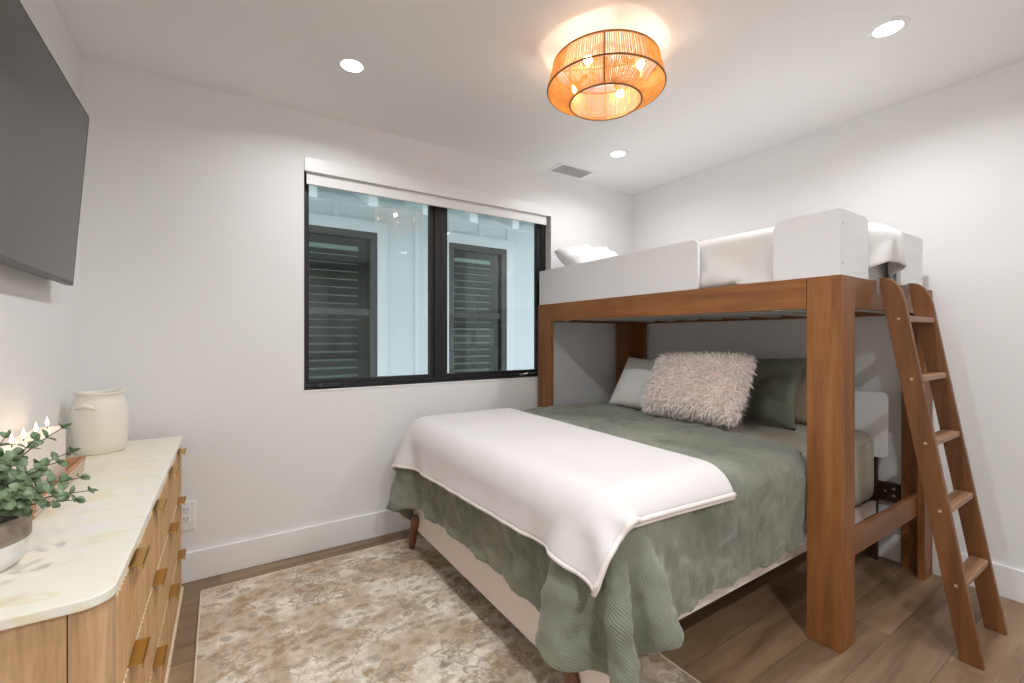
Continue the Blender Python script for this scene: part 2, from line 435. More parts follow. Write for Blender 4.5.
def pane_mat(name, tint, refl=1.0, rough=0.0):
    m, nt, b = new_mat(name)
    L = nt.links.new
    out = [x for x in nt.nodes if x.type == 'OUTPUT_MATERIAL'][0]
    t = nd(nt, 'ShaderNodeBsdfTransparent'); t.inputs[0].default_value = (*tint, 1)
    g = nd(nt, 'ShaderNodeBsdfGlossy'); g.inputs['Roughness'].default_value = rough
    f = nd(nt, 'ShaderNodeFresnel'); f.inputs['IOR'].default_value = 1.5
    mu = nd(nt, 'ShaderNodeMath', operation='MULTIPLY'); mu.inputs[1].default_value = refl
    mx = nd(nt, 'ShaderNodeMixShader')
    L(f.outputs[0], mu.inputs[0]); L(mu.outputs[0], mx.inputs[0]); L(t.outputs[0], mx.inputs[1]); L(g.outputs[0], mx.inputs[2])
    L(mx.outputs[0], out.inputs[0])
    return m
M['pane'] = pane_mat('tinted_pane', (0.885, 0.915, 0.905), 1.0)
M['far_pane'] = pane_mat('far_pane', (0.86, 0.94, 0.91), .8)
M['siding'] = plain('pale_siding', (0.70, 0.76, 0.78), 0.7)
M['siding_trim'] = plain('siding_trim', (0.74, 0.80, 0.82), 0.6)
M['eave'] = plain('eave_boards', (0.62, 0.67, 0.62), 0.8)
M['far_frame'] = plain('grey_window_frame', (0.060, 0.065, 0.062), 0.5)
M['far_blind'] = plain('far_blind_slat', (0.68, 0.74, 0.73), 0.5)
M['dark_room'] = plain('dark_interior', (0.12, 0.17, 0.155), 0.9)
M['ground'] = plain('outdoor_ground', (0.35, 0.36, 0.34), 0.9)

# ------------------------------------------------------------------ object helpers
def wloc(p):
    v = Vector((0, 0, 0))
    while p is not None:
        v += p.location
        p = p.parent
    return v

def obj(name, bm, mat, parent=None, loc=None, smooth=None, bevel=0.0, segs=2):
    """link a bmesh authored in room coordinates as one mesh object"""
    me = bpy.data.meshes.new(name)
    org = wloc(parent) if parent is not None else Vector(loc or (0, 0, 0))
    bmesh.ops.translate(bm, verts=bm.verts, vec=-org)
    bm.normal_update()
    bm.to_mesh(me); bm.free()
    if isinstance(mat, (list, tuple)):
        for m_ in mat: me.materials.append(m_)
    else:
        me.materials.append(mat)
    o = bpy.data.objects.new(name, me)
    COL.objects.link(o)
    if parent is not None:
        o.parent = parent
    else:
        o.location = org
    if smooth is not None:
        for p in me.polygons: p.use_smooth = True
        if smooth < 3.0:
            try:
                me.set_sharp_from_angle(angle=smooth)
            except Exception:
                pass
    if bevel > 0:
        md = o.modifiers.new('bevel', 'BEVEL'); md.width = bevel; md.segments = segs
        md.limit_method = 'ANGLE'; md.angle_limit = math.radians(50)
    return o

def thing(name, label, cat, loc, group=None):
    o = bpy.data.objects.new(name, None)
    o.empty_display_size = 0.05
    COL.objects.link(o); o.location = loc
    o['label'] = label; o['category'] = cat
    if group: o['group'] = group
    return o

def tag(o, label, cat, group=None):
    o['label'] = label; o['category'] = cat
    if group: o['group'] = group
    return o

def struct(o):
    o['kind'] = 'structure'
    return o

def B(bm, x0, x1, y0, y1, z0, z1):
    vs = [bm.verts.new((x, y, z)) for x in (x0, x1) for y in (y0, y1) for z in (z0, z1)]
    for f in ((0, 1, 3, 2), (4, 6, 7, 5), (0, 4, 5, 1), (2, 3, 7, 6), (0, 2, 6, 4), (1, 5, 7, 3)):
        bm.faces.new([vs[i] for i in f])
    return vs

def box(x0, x1, y0, y1, z0, z1):
    bm = bmesh.new(); B(bm, x0, x1, y0, y1, z0, z1); return bm

def prism(pts, axis, a0, a1, bm=None):
    """extrude a 2D polygon; axis X: pts are (y,z); Y: (x,z); Z: (x,y)"""
    bm = bm or bmesh.new()
    def mk(p, a):
        return {'X': (a, p[0], p[1]), 'Y': (p[0], a, p[1]), 'Z': (p[0], p[1], a)}[axis]
    A = [bm.verts.new(mk(p, a0)) for p in pts]
    C = [bm.verts.new(mk(p, a1)) for p in pts]
    n = len(pts)
    bm.faces.new(A); bm.faces.new(C[::-1])
    for i in range(n):
        bm.faces.new((A[i], C[i], C[(i + 1) % n], A[(i + 1) % n]))
    bmesh.ops.recalc_face_normals(bm, faces=bm.faces)
    return bm

def rounded(pts, radii, n=8):
    """round the corners of a polygon"""
    out = []
    N = len(pts)
    for i in range(N):
        r = radii[i]
        p = Vector(pts[i]); a = Vector(pts[i - 1]); c = Vector(pts[(i + 1) % N])
        if r <= 0: out.append(tuple(p)); continue
        d1 = (a - p).normalized(); d2 = (c - p).normalized()
        ang = d1.angle(d2); t = r / math.tan(ang / 2)
        s = p + d1 * t; e = p + d2 * t
        ctr = p + (d1 + d2).normalized() * (r / math.sin(ang / 2))
        v0 = s - ctr; v1 = e - ctr
        tot = v0.angle(v1)
        sg = 1 if v0.x * v1.y - v0.y * v1.x > 0 else -1
        for k in range(n + 1):
            th = sg * tot * k / n
            out.append((ctr.x + v0.x * math.cos(th) - v0.y * math.sin(th), ctr.y + v0.x * math.sin(th) + v0.y * math.cos(th)))
    return out

def lathe(prof, cx, cy, n=48, bm=None, closed=False):
    bm = bm or bmesh.new()
    rings = []
    for r, z in prof:
        if r < 1e-6:
            rings.append([bm.verts.new((cx, cy, z))])
        else:
            rings.append([bm.verts.new((cx + r * math.cos(2 * PI * k / n), cy + r * math.sin(2 * PI * k / n), z)) for k in range(n)])
    for a, b_ in zip(rings[:-1], rings[1:]):
        if len(a) == 1 and len(b_) == 1: continue
        for k in range(n):
            k2 = (k + 1) % n
            if len(a) == 1: bm.faces.new((a[0], b_[k], b_[k2]))
            elif len(b_) == 1: bm.faces.new((a[k], a[k2], b_[0]))
            else: bm.faces.new((a[k], a[k2], b_[k2], b_[k]))
    bmesh.ops.recalc_face_normals(bm, faces=bm.faces)
    return bm

def tube(bm, pts, r, n=6, closed=False, radii=None):
    pts = [Vector(p) for p in pts]
    N = len(pts)
    up = Vector((0, 0, 1))
    rings = []
    prev_x = None
    for i, p in enumerate(pts):
        if closed: t = pts[(i + 1) % N] - pts[i - 1]
        else: t = pts[min(i + 1, N - 1)] - pts[max(i - 1, 0)]
        if t.length < 1e-9: t = Vector((0, 0, 1))
        t.normalize()
        if prev_x is None:
            a = up if abs(t.dot(up)) < 0.9 else Vector((1, 0, 0))
            x = t.cross(a).normalized()
        else:
            x = (prev_x - t * prev_x.dot(t))
            x = x.normalized() if x.length > 1e-6 else t.cross(up).normalized()
        prev_x = x
        y = t.cross(x)
        rr = radii[i] if radii else r
        rings.append([bm.verts.new(p + (x * math.cos(2 * PI * k / n) + y * math.sin(2 * PI * k / n)) * rr) for k in range(n)])
    m = N if closed else N - 1
    for i in range(m):
        a, b_ = rings[i], rings[(i + 1) % N]
        for k in range(n):
            bm.faces.new((a[k], a[(k + 1) % n], b_[(k + 1) % n], b_[k]))
    if not closed:
        bm.faces.new(rings[0][::-1]); bm.faces.new(rings[-1])
    return bm

def cyl(bm, c, axis, r, h, n=12):
    c = Vector(c); d = {'X': Vector((1, 0, 0)), 'Y': Vector((0, 1, 0)), 'Z': Vector((0, 0, 1))}[axis]
    return tube(bm, [c, c + d * h], r, n)

# ------------------------------------------------------------------ room shell
WT = 0.18
WX0, WX1, WZ0, WZ1 = 0.437, 2.378, 1.012, 2.465
struct(obj('floor', box(ROOM_X0 - .1, ROOM_X1 + .1, ROOM_Y0 - .1, ROOM_Y1 + .05, -0.1, 0), M['floor']))
bm = box(ROOM_X0 - .1, ROOM_X1 + .1, ROOM_Y0 - .1, ROOM_Y1 + WT, CEIL, CEIL + 0.12)
struct(obj('ceiling', bm, M['ceiling']))
struct(obj('wall_left', box(ROOM_X0 - .12, ROOM_X0, ROOM_Y0 - .1, ROOM_Y1 + WT, -0.1, CEIL), M['wall']))
struct(obj('wall_right', box(ROOM_X1, ROOM_X1 + .12, ROOM_Y0 - .1, ROOM_Y1 + WT, -0.1, CEIL), M['wall']))
struct(obj('wall_front', box(ROOM_X0, ROOM_X1, ROOM_Y0 - .12, ROOM_Y0, -0.1, CEIL), M['wall']))
bm = bmesh.new()
B(bm, ROOM_X0, WX0, ROOM_Y1, ROOM_Y1 + WT, -0.1, CEIL)
B(bm, WX1, ROOM_X1, ROOM_Y1, ROOM_Y1 + WT, -0.1, CEIL)
B(bm, WX0, WX1, ROOM_Y1, ROOM_Y1 + WT, -0.1, WZ0)
B(bm, WX0, WX1, ROOM_Y1, ROOM_Y1 + WT, WZ1, CEIL)
struct(obj('wall_back', bm, M['wall']))
def bb_prof(s): return None
struct(obj('baseboard_back', box(ROOM_X0, ROOM_X1, ROOM_Y1 - .016, ROOM_Y1, 0, .162), M['trim'], bevel=.003))
struct(obj('baseboard_right', box(ROOM_X1 - .016, ROOM_X1, ROOM_Y0, ROOM_Y1 - .016, 0, .162), M['trim'], bevel=.003))
struct(obj('baseboard_left', box(ROOM_X0, ROOM_X0 + .016, ROOM_Y0, ROOM_Y1 - .016, 0, .162), M['trim'], bevel=.003))
# thin white sill edge under the window
struct(obj('trim_1', box(WX0 - .003, WX1, ROOM_Y1 - .004, ROOM_Y1 + .075, WZ0 - .010, WZ0), M['trim'], bevel=.002))

# windows: two black casements side by side
FY0, FY1 = ROOM_Y1 + .075, ROOM_Y1 + .135
def casement(idx, x0, x1, fl, fr, gl, gr_, crank_x, crank_mat, crank_label):
    w = bpy.data.objects.new('window_%d' % idx, None); COL.objects.link(w)
    w.location = ((x0 + x1) / 2, FY0, WZ0); w['kind'] = 'structure'
    f = .028
    bm = bmesh.new()
    B(bm, x0, x1, FY0, FY1, WZ0, WZ0 + f); B(bm, x0, x1, FY0, FY1, WZ1 - f, WZ1)
    B(bm, x0, x0 + fl, FY0, FY1, WZ0 + f, WZ1 - f); B(bm, x1 - fr, x1, FY0, FY1, WZ0 + f, WZ1 - f)
    obj('window_frame', bm, M['black_frame'], w, bevel=.002)
    g = .024; a0, a1 = x0 + fl + .002, x1 - fr - .002; b0, b1 = WZ0 + f + .002, WZ1 - f - .002
    bm = bmesh.new()
    B(bm, a0, a1, FY0 + .012, FY1 - .006, b0, b0 + g); B(bm, a0, a1, FY0 + .012, FY1 - .006, b1 - g, b1)
    B(bm, a0, a0 + gl, FY0 + .012, FY1 - .006, b0 + g, b1 - g); B(bm, a1 - gr_, a1, FY0 + .012, FY1 - .006, b0 + g, b1 - g)
    obj('sash', bm, M['black_frame'], w, bevel=.002)
    obj('pane', box(a0 + gl - .004, a1 - gr_ + .004, FY0 + .028, FY0 + .034, b0 + g - .004, b1 - g + .004), M['pane'], w)
    bm = bmesh.new()
    B(bm, crank_x - .07, crank_x + .06, FY0 - .018, FY0, WZ0 + .008, WZ0 + .030)
    tube(bm, [(crank_x - .04, FY0 - .02, WZ0 + .02), (crank_x - .01, FY0 - .034, WZ0 + .030), (crank_x + .05, FY0 - .034, WZ0 + .026)], .007, 8)
    cyl(bm, (crank_x + .05, FY0 - .05, WZ0 + .026), 'Y', .008, .022, 10)
    c = obj('crank_handle', bm, crank_mat, w, bevel=.002)
    c['label'] = crank_label
    return w
casement(1, WX0, 1.385, .028, .045, .012, .032, .60, M['crank_dark'], 'black folding crank handle')
casement(2, 1.385, WX1, .040, .045, .022, .040, 2.17, M['steel'], 'silver crank handle')

# roller shade
sh = thing('roller_shade', 'white roller shade rolled up under a flat fascia at the top of the window', 'window shade', (1.4, ROOM_Y1, 2.3))
obj('fascia', box(WX0 + .002, WX1 - .002, ROOM_Y1 - .006, ROOM_Y1 + .012, 2.378, WZ1 - .001), M['trim'], sh, bevel=.0015)
bm = bmesh.new(); cyl(bm, (WX0 + .01, ROOM_Y1 + .045, 2.41), 'X', .026, WX1 - WX0 - .02, 20)
obj('roll', bm, M['trim'], sh, smooth=.6)
obj('shade_cloth', box(.455, 2.345, ROOM_Y1 + .027, ROOM_Y1 + .030, 2.325, 2.41), M['trim'], sh)
obj('hem_bar', box(.455, 2.345, ROOM_Y1 + .020, ROOM_Y1 + .036, 2.305, 2.368), M['trim'], sh, bevel=.002)

# ------------------------------------------------------------------ the house next door
hy = 5.0
house = thing('neighbouring_house', 'pale board and batten house wall with two grey windows beyond the glass', 'house', (2.0, hy, -3.0))
LW = (0.60, 1.465); RW = (2.33, 3.165); HZ0, HZ1 = 0.62, 2.50
bm = bmesh.new()
for (a, b_) in ((-1.8, LW[0]), (LW[1], RW[0]), (RW[1], 6.0)):
    B(bm, a, b_, hy, hy + .12, -3, 3.4)
for (a, b_) in (LW, RW):
    B(bm, a, b_, hy, hy + .12, -3, HZ0); B(bm, a, b_, hy, hy + .12, HZ1, 3.4)
obj('siding', bm, M['siding'], house)
for x in (-1.0, -.35, .14, 1.93, 3.70, 4.1, 4.5, 4.9):
    obj('batten', box(x - .025, x + .025, hy - .02, hy, -3, 2.78), M['siding_trim'], house)
for x in (.62, 1.03, 1.46, 2.36, 2.78, 3.2):
    obj('batten', box(x - .025, x + .025, hy - .02, hy, HZ1 + .12, 2.78), M['siding_trim'], house)
obj('frieze_board', box(-1.8, 6.0, hy - .03, hy, 2.78, 2.86), M['siding_trim'], house)
obj('eave_soffit', prism([(hy, 3.03), (hy, 3.06), (hy - .66, 2.763), (hy - .66, 2.733)], 'X', -1.8, 6.0), M['eave'], house)
for k in range(14):
    x = -1.52 + k * .555
    pts = [(hy, 2.90), (hy, 3.03), (hy - .60, 2.76), (hy - .60, 2.62)]
    obj('rafter_tail', prism(pts, 'X', x - .045, x + .045), M['siding_trim'], house)
for (x0, x1) in (LW, RW):
    t = .11
    bm = bmesh.new()
    B(bm, x0 - t, x1 + t, hy - .025, hy, HZ1, HZ1 + .12); B(bm, x0 - t, x0, hy - .025, hy, HZ0, HZ1)
    B(bm, x1, x1 + t, hy - .025, hy, HZ0, HZ1); B(bm, x0 - t, x1 + t, hy - .04, hy, HZ0 - .08, HZ0)
    obj('window_casing', bm, M['siding_trim'], house)
    bm = bmesh.new(); f = .075
    B(bm, x0, x1, hy - .015, hy + .09, HZ1 - f, HZ1); B(bm, x0, x1, hy - .015, hy + .09, HZ0, HZ0 + f)
    B(bm, x0, x0 + f, hy - .015, hy + .09, HZ0 + f, HZ1 - f); B(bm, x1 - f, x1, hy - .015, hy + .09, HZ0 + f, HZ1 - f)
    B(bm, x0 + f, x1 - f, hy + .01, hy + .07, 1.585, 1.655)
    wf = obj('house_window', bm, M['far_frame'], house, bevel=.004)
    obj('pane', box(x0 + f, x1 - f, hy + .03, hy + .036, HZ0 + f, HZ1 - f), M['far_pane'], wf)
    bm = bmesh.new()
    z = 2.33
    B(bm, x0 + f + .01, x1 - .18, hy + .10, hy + .15, 2.30, 2.345)
    while z > HZ0:
        z -= .088
        yy = hy + .125
        vs = B(bm, x0 + f + .01, x1 - .18, yy - .028, yy + .028, z - .002, z + .002)
        for v in vs:
            v.co.z += (v.co.y - yy) * .25
    obj('blind', bm, M['far_blind'], wf)
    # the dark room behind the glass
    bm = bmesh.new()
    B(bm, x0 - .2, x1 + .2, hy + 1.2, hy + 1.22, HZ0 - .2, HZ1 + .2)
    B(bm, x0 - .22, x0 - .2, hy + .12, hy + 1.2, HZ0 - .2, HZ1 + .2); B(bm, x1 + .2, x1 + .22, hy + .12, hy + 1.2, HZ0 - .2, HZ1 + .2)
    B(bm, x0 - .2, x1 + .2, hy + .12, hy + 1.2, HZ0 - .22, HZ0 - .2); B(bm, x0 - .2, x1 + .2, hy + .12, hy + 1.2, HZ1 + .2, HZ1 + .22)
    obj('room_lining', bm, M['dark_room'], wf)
struct(obj('trim_2', box(-6, 9, ROOM_Y1 + WT, 12, -3.1, -3.0), M['ground']))
bpy.data.objects['trim_2'].name = 'ground_outside'

# ------------------------------------------------------------------ ceiling fittings
def can(x, y, label, boost=1.0):
    t = thing('recessed_light', label, 'ceiling light', (x, y, CEIL), 'recessed ceiling downlights')
    obj('trim_ring', lathe([(.052, CEIL - .001), (.054, CEIL - .006), (.070, CEIL - .006), (.078, CEIL - .001), (.078, CEIL + .001)], x, y, 40), M['trim'], t, smooth=.6)
    obj('lens', lathe([(0, CEIL - .003), (.053, CEIL - .003), (.053, CEIL + .004)], x, y, 32), M['can_lens'], t)
    ld = bpy.data.lights.new('downlight', 'AREA'); ld.shape = 'DISK'; ld.size = .10; ld.spread = math.radians(155)
    ld.energy = CAN_POWER * boost; ld.color = (.965, .985, 1.0)
    lo = bpy.data.objects.new('downlight', ld); COL.objects.link(lo); lo.parent = t; lo.location = (0, 0, -.008)
    return t
can(.568, 2.377, 'small round recessed downlight in ceiling between the television and the window', .65)
can(2.531, .769, 'round recessed downlight in ceiling above the bunk ladder, at the photo right edge', .9)
can(2.537, 2.415, 'small round recessed downlight in ceiling beside the air vent', .5)
for (cx_, cy_, lb) in ((.57, .77, 'recessed downlight in the ceiling near the dresser, just outside the photo'),
                       (.57, -.87, 'added unseen fill downlight in the ceiling behind the viewer on the dresser side'),
                       (2.53, -.87, 'added unseen fill downlight in the ceiling behind the viewer on the bunk side')):
    can(cx_, cy_, lb, 1.2 if cy_ > 0 else (3.0 if cx_ < 1 else .35))  # the pair behind the viewer is added fill to brighten the room evenly

# vent
vt = thing('air_vent', 'white rectangular ceiling air vent with grey louvres near the window wall', 'air vent', (2.48, 2.88, CEIL))
bm = bmesh.new()
vx0, vx1, vy0, vy1 = 2.29, 2.67, 2.775, 2.995
m_ = .028
B(bm, vx0, vx1, vy0, vy0 + m_, CEIL - .006, CEIL); B(bm, vx0, vx1, vy1 - m_, vy1, CEIL - .006, CEIL)
B(bm, vx0, vx0 + m_, vy0 + m_, vy1 - m_, CEIL - .006, CEIL); B(bm, vx1 - m_, vx1, vy0 + m_, vy1 - m_, CEIL - .006, CEIL)
obj('vent_frame', bm, M['trim'], vt, bevel=.002)
obj('backing', box(vx0 + m_, vx1 - m_, vy0 + m_, vy1 - m_, CEIL - .0015, CEIL), M['vent_dark'], vt)
for k in range(13):
    y = vy0 + m_ + .006 + k * .0125
    bm = box(vx0 + m_, vx1 - m_, y, y + .008, CEIL - .005, CEIL - .0035)
    for v in bm.verts: v.co.z += (v.co.y - y) * .2
    obj('louvre', bm, M['vent_dark'], vt)

# rattan flush light
LX, LY = 1.580, 1.588
ZB, ZM, ZT = 2.487, 2.553, 2.672
RB, RM, RT = .172, .281, .252
lamp = thing('rattan_ceiling_light', 'round rattan drum ceiling light glowing warm over the room', 'ceiling light', (LX, LY, CEIL))
obj('canopy', lathe([(0, CEIL - .03), (.05, CEIL - .028), (.07, CEIL - .02), (.072, CEIL), (0, CEIL)], LX, LY, 32), M['trim'], lamp, smooth=.7)
def circ(r, z, n=96): return [(LX + r * math.cos(2 * PI * k / n), LY + r * math.sin(2 * PI * k / n), z) for k in range(n)]
bm = bmesh.new()
rnd = random.Random(3)
NS = 165
for k in range(NS):
    a = 2 * PI * (k + rnd.uniform(-.18, .18)) / NS
    ca, sa = math.cos(a), math.sin(a)
    tube(bm, [(LX + RT * ca, LY + RT * sa, ZT), (LX + (RM + .002) * ca, LY + (RM + .002) * sa, ZM)], .0032, 4)
    tube(bm, [(LX + RM * ca, LY + RM * sa, ZM), (LX + RB * ca, LY + RB * sa, ZB)], .0028, 4)
obj('rattan_shade', bm, M['rattan'], lamp)
bm = bmesh.new()
for k in range(110):
    a = 2 * PI * k / 110
    ca, sa = math.cos(a), math.sin(a)
    tube(bm, [(LX + RB * ca, LY + RB * sa, ZB + .002), (LX + (RB + .004) * ca, LY + (RB + .004) * sa, ZT - .01)], .0017, 4)
obj('inner_shade', bm, M['rattan'], lamp)
for r, z, t in ((RB, ZB, .0045), (RM, ZM, .0042), (RT, ZT, .005)):
    bm = bmesh.new(); tube(bm, circ(r, z), t, 8, closed=True); obj('hoop', bm, M['rattan_hoop'], lamp, smooth=3.2)
for k in range(2):
    a = -2.37 + k * PI
    ca, sa = math.cos(a), math.sin(a)
    bm = bmesh.new()
    tube(bm, [(LX + (RT + .002) * ca, LY + (RT + .002) * sa, ZT), (LX + RM * 1.012 * ca, LY + RM * 1.012 * sa, ZM), (LX + RB * ca, LY + RB * sa, ZB)], .0032, 6)
    obj('frame_rib', bm, M['rattan_hoop'], lamp)
bm = bmesh.new()
for k in range(4):
    a = PI / 4 + k * PI / 2
    tube(bm, [(LX, LY, 2.66), (LX + .262 * math.cos(a), LY + .262 * math.sin(a), 2.672)], .004, 6)
tube(bm, [(LX, LY, 2.64), (LX, LY, CEIL - .02)], .009, 10)
obj('frame_arms', bm, M['bulb_metal'], lamp)
for k in range(4):
    a = .35 + k * PI / 2
    x, y = LX + .19 * math.cos(a), LY + .19 * math.sin(a)
    bm = bmesh.new(); tube(bm, [(LX + .1 * math.cos(a), LY + .1 * math.sin(a), 2.66), (LX + .16 * math.cos(a), LY + .16 * math.sin(a), 2.622)], .012, 10)
    s = obj('bulb_socket', bm, M['bulb_metal'], lamp, smooth=.6)
    bm = bmesh.new(); bmesh.ops.create_uvsphere(bm, u_segments=14, v_segments=10, radius=.019)
    bmesh.ops.translate(bm, verts=bm.verts, vec=(x - .012 * math.cos(a), y - .012 * math.sin(a), 2.612))
    obj('bulb', bm, M['bulb'], s, smooth=3.2)
    ld = bpy.data.lights.new('bulb_light', 'POINT'); ld.energy = BULB_POWER; ld.color = (1, .92, .80); ld.shadow_soft_size = .02
    lo = bpy.data.objects.new('bulb_light', ld); COL.objects.link(lo); lo.parent = lamp
    lo.location = Vector((x - .012 * math.cos(a), y - .012 * math.sin(a), 2.60)) - Vector((LX, LY, CEIL))

# ------------------------------------------------------------------ television (tilted down on its mount)
tv = thing('television', 'large flat black television tilted down on the left wall above the dresser', 'television', (-.50, 1.85, 1.92))
TY0, TY1 = 1.22, 2.56
xb, zb, xt, zt_ = -.513, 1.555, -.463, 2.268
d = Vector((xt - xb, 0, zt_ - zb)); Hh = d.length; d.normalize()
nrm = Vector((d.z, 0, -d.x))
def tvbox(u0, u1, h0, h1, t0, t1):
    bm = bmesh.new()
    vs = B(bm, 0, 1, 0, 1, 0, 1)
    for v in vs:
        a = t0 + (t1 - t0) * v.co.x; y = u0 + (u1 - u0) * v.co.y; h = h0 + (h1 - h0) * v.co.z
        p = Vector((xb, y, zb)) + d * h + nrm * a
        v.co = p
    return bm
obj('screen', tvbox(TY0 + .006, TY1 - .006, .016, Hh - .005, -.003, .0005), M['tv_screen'], tv)
bm = tvbox(TY0, TY1, 0, .016, -.022, .001)
for a in ((TY0, TY1, Hh - .005, Hh, -.022, .001), (TY0, TY0 + .006, .016, Hh - .005, -.022, .001), (TY1 - .006, TY1, .016, Hh - .005, -.022, .001)):
    b2 = tvbox(*a); me = bpy.data.meshes.new('t'); b2.to_mesh(me); b2.free(); bm.from_mesh(me); bpy.data.meshes.remove(me)
obj('bezel', bm, M['tv_frame'], tv)
obj('back_housing', tvbox(TY0 + .1, TY1 - .16, .004, Hh * .6, -.048, -.022), M['tv_frame'], tv, bevel=.01)
obj('back_panel', tvbox(TY0 + .01, TY1 - .01, .01, Hh - .01, -.022, -.004), M['tv_frame'], tv)
bm = bmesh.new(); B(bm, -.5815, -.548, 1.7, 2.05, 1.80, 2.0); obj('wall_mount', bm, M['tv_frame'], tv)

# ------------------------------------------------------------------ wall outlet
wo = thing('wall_outlet', 'white duplex wall outlet beside the dresser end, low on the back wall', 'outlet', (-.15, ROOM_Y1, .36))
oy = ROOM_Y1
obj('cover_plate', box(-.195, -.116, oy - .006, oy, .283, .440), M['wallplate'], wo, bevel=.002)
for zz in (.325, .375):
    r_ = obj('receptacle', box(-.175, -.137, oy - .009, oy - .005, zz + .001, zz + .042), M['wallplate'], wo, bevel=.002)
    bm = bmesh.new(); B(bm, -.166, -.163, oy - .0098, oy - .008, zz + .018, zz + .032); B(bm, -.150, -.147, oy - .0098, oy - .008, zz + .018, zz + .032)
    cyl(bm, (-.156, oy - .0098, zz + .010), 'Y', .003, .002, 8)
    obj('slots', bm, M['slot'], r_)

# ------------------------------------------------------------------ dresser
DX0, DX1, DY0, DY1, DZ = -.562, -.1725, 1.200, 2.928, .823
dr = thing('dresser', 'light oak dresser with ribbed drawer fronts, brass tab pulls and cream marble top', 'dresser', (-.37, 2.06, 0))
pts = rounded([(DX0, DY0), (DX1, DY0), (DX1, DY1), (DX0, DY1)], [.004, .055, .012, .004])
obj('marble_top', prism(pts, 'Z', .801, DZ), M['marble'], dr, bevel=.003)
dr.rotation_euler = (0, 0, -.011)
fx = -.179
pts = rounded([(-.240, DY0 + .012), (fx, DY0 + .012), (fx, DY0 + .10), (-.240, DY0 + .10)], [0, .052, 0, 0], 10)
obj('corner_post', prism(pts, 'Z', .03, .8), M['oak'], dr, smooth=.5)
pts = rounded([(-.240, DY1 - .09), (fx, DY1 - .09), (fx, DY1 - .012), (-.240, DY1 - .012)], [0, 0, .02, 0], 6)
obj('corner_post', prism(pts, 'Z', .03, .8), M['oak'], dr, smooth=.5)
obj('side_panel', box(DX0, -.2425, DY0 + .013, DY0 + .033, .03, .8), M['oak'], dr, bevel=.001)
obj('side_panel', box(DX0, -.2425, DY1 - .033, DY1 - .013, .03, .8), M['oak'], dr, bevel=.001)
obj('carcass', box(DX0, -.215, DY0 + .035, DY1 - .035, .03, .8), M['oak'], dr)
obj('plinth', box(DX0, fx + .010, DY0 + .03, DY1 - .012, .0, .034), M['oak_pale'], dr, bevel=.002)
rows = ((.040, .276), (.291, .540), (.555, .780))
cols = ((DY0 + .075, 2.018, (1.41, 1.83)), (2.024, DY1 - .03, (2.29, 2.66)))
for (c0, c1, tabs) in cols:
    for (z0, z1) in rows:
        n = int(round((c1 - c0) / .024))
        pitch = (c1 - c0) / n
        pts = [(-.214, c0)]
        prof = []
        for k in range(n):
            for j in range(5):
                t = j / 5
                prof.append((fx - .007 + .010 * math.sin(PI * t) ** .8, c0 + (k + t) * pitch))
        prof.append((fx - .007, c1))
        pts += prof + [(-.214, c1)]
        dw = obj('drawer', prism(pts, 'Z', z0, z1), M['oak_y'], dr, smooth=.9)
        # light caught on the rib tops, painted as a paler strip
        obj('painted_lit_edge', prism(pts, 'Z', z1, z1 + .004), M['oak_pale'], dw)
        for ty in tabs:
            bm = bmesh.new()
            B(bm, fx - .012, fx + .030, ty, ty + .112, z1 + .0045, z1 + .0075)
            B(bm, fx + .027, fx + .030, ty, ty + .112, z1 - .006, z1 + .0075)
            obj('tab_pull', bm, M['brass'], dw, bevel=.0008)

# ------------------------------------------------------------------ things on the dresser
T = DZ + .0005
bm = bmesh.new()
prof = [(0, T), (.080, T), (.086, T + .004), (.094, T + .05), (.099, T + .11), (.101, T + .16), (.098, T + .20), (.089, T + .235), (.080, T + .255),
        (.083, T + .262), (.088, T + .268), (.087, T + .273), (.080, T + .274), (.072, T + .262), (.078, T + .235), (.088, T + .2), (.09, T + .1), (.075, T + .02), (0, T + .015)]
VX, VY = -.455, 2.725
vb = lathe(prof, VX, VY, 56)
for v in vb.verts:
    n_ = noise.noise(Vector((v.co.x * 9, v.co.y * 9, v.co.z * 7)))
    dd = Vector((v.co.x - VX, v.co.y - VY, 0))
    v.co += dd * (n_ * .035)
    if v.co.z > T + .25: v.co.z += .004 * math.sin(math.atan2(dd.y, dd.x) * 2 + .5)
vase = obj('vase', vb, M['vase'], None, (VX, VY, T), smooth=3.2)
tag(vase, 'cream rough ceramic jar with a rolled rim at the dresser far end', 'vase')
for sgn in (1, -1):
    bm = bmesh.new()
    a0 = -1.95 if sgn > 0 else 1.2
    tube(bm, [(VX + .094 * math.cos(a0 + q), VY + .094 * math.sin(a0 + q), T + zq) for q, zq in ((-.42, .205), (-.2, .214), (0, .220), (.2, .214), (.42, .200))],
         .008, 8, radii=[.003, .009, .011, .009, .003])
    for v in bm.verts:
        dd = Vector((v.co.x - VX, v.co.y - VY, 0)).normalized(); v.co += dd * .005
    obj('lug_handle', bm, M['vase'], vase, smooth=3.2)

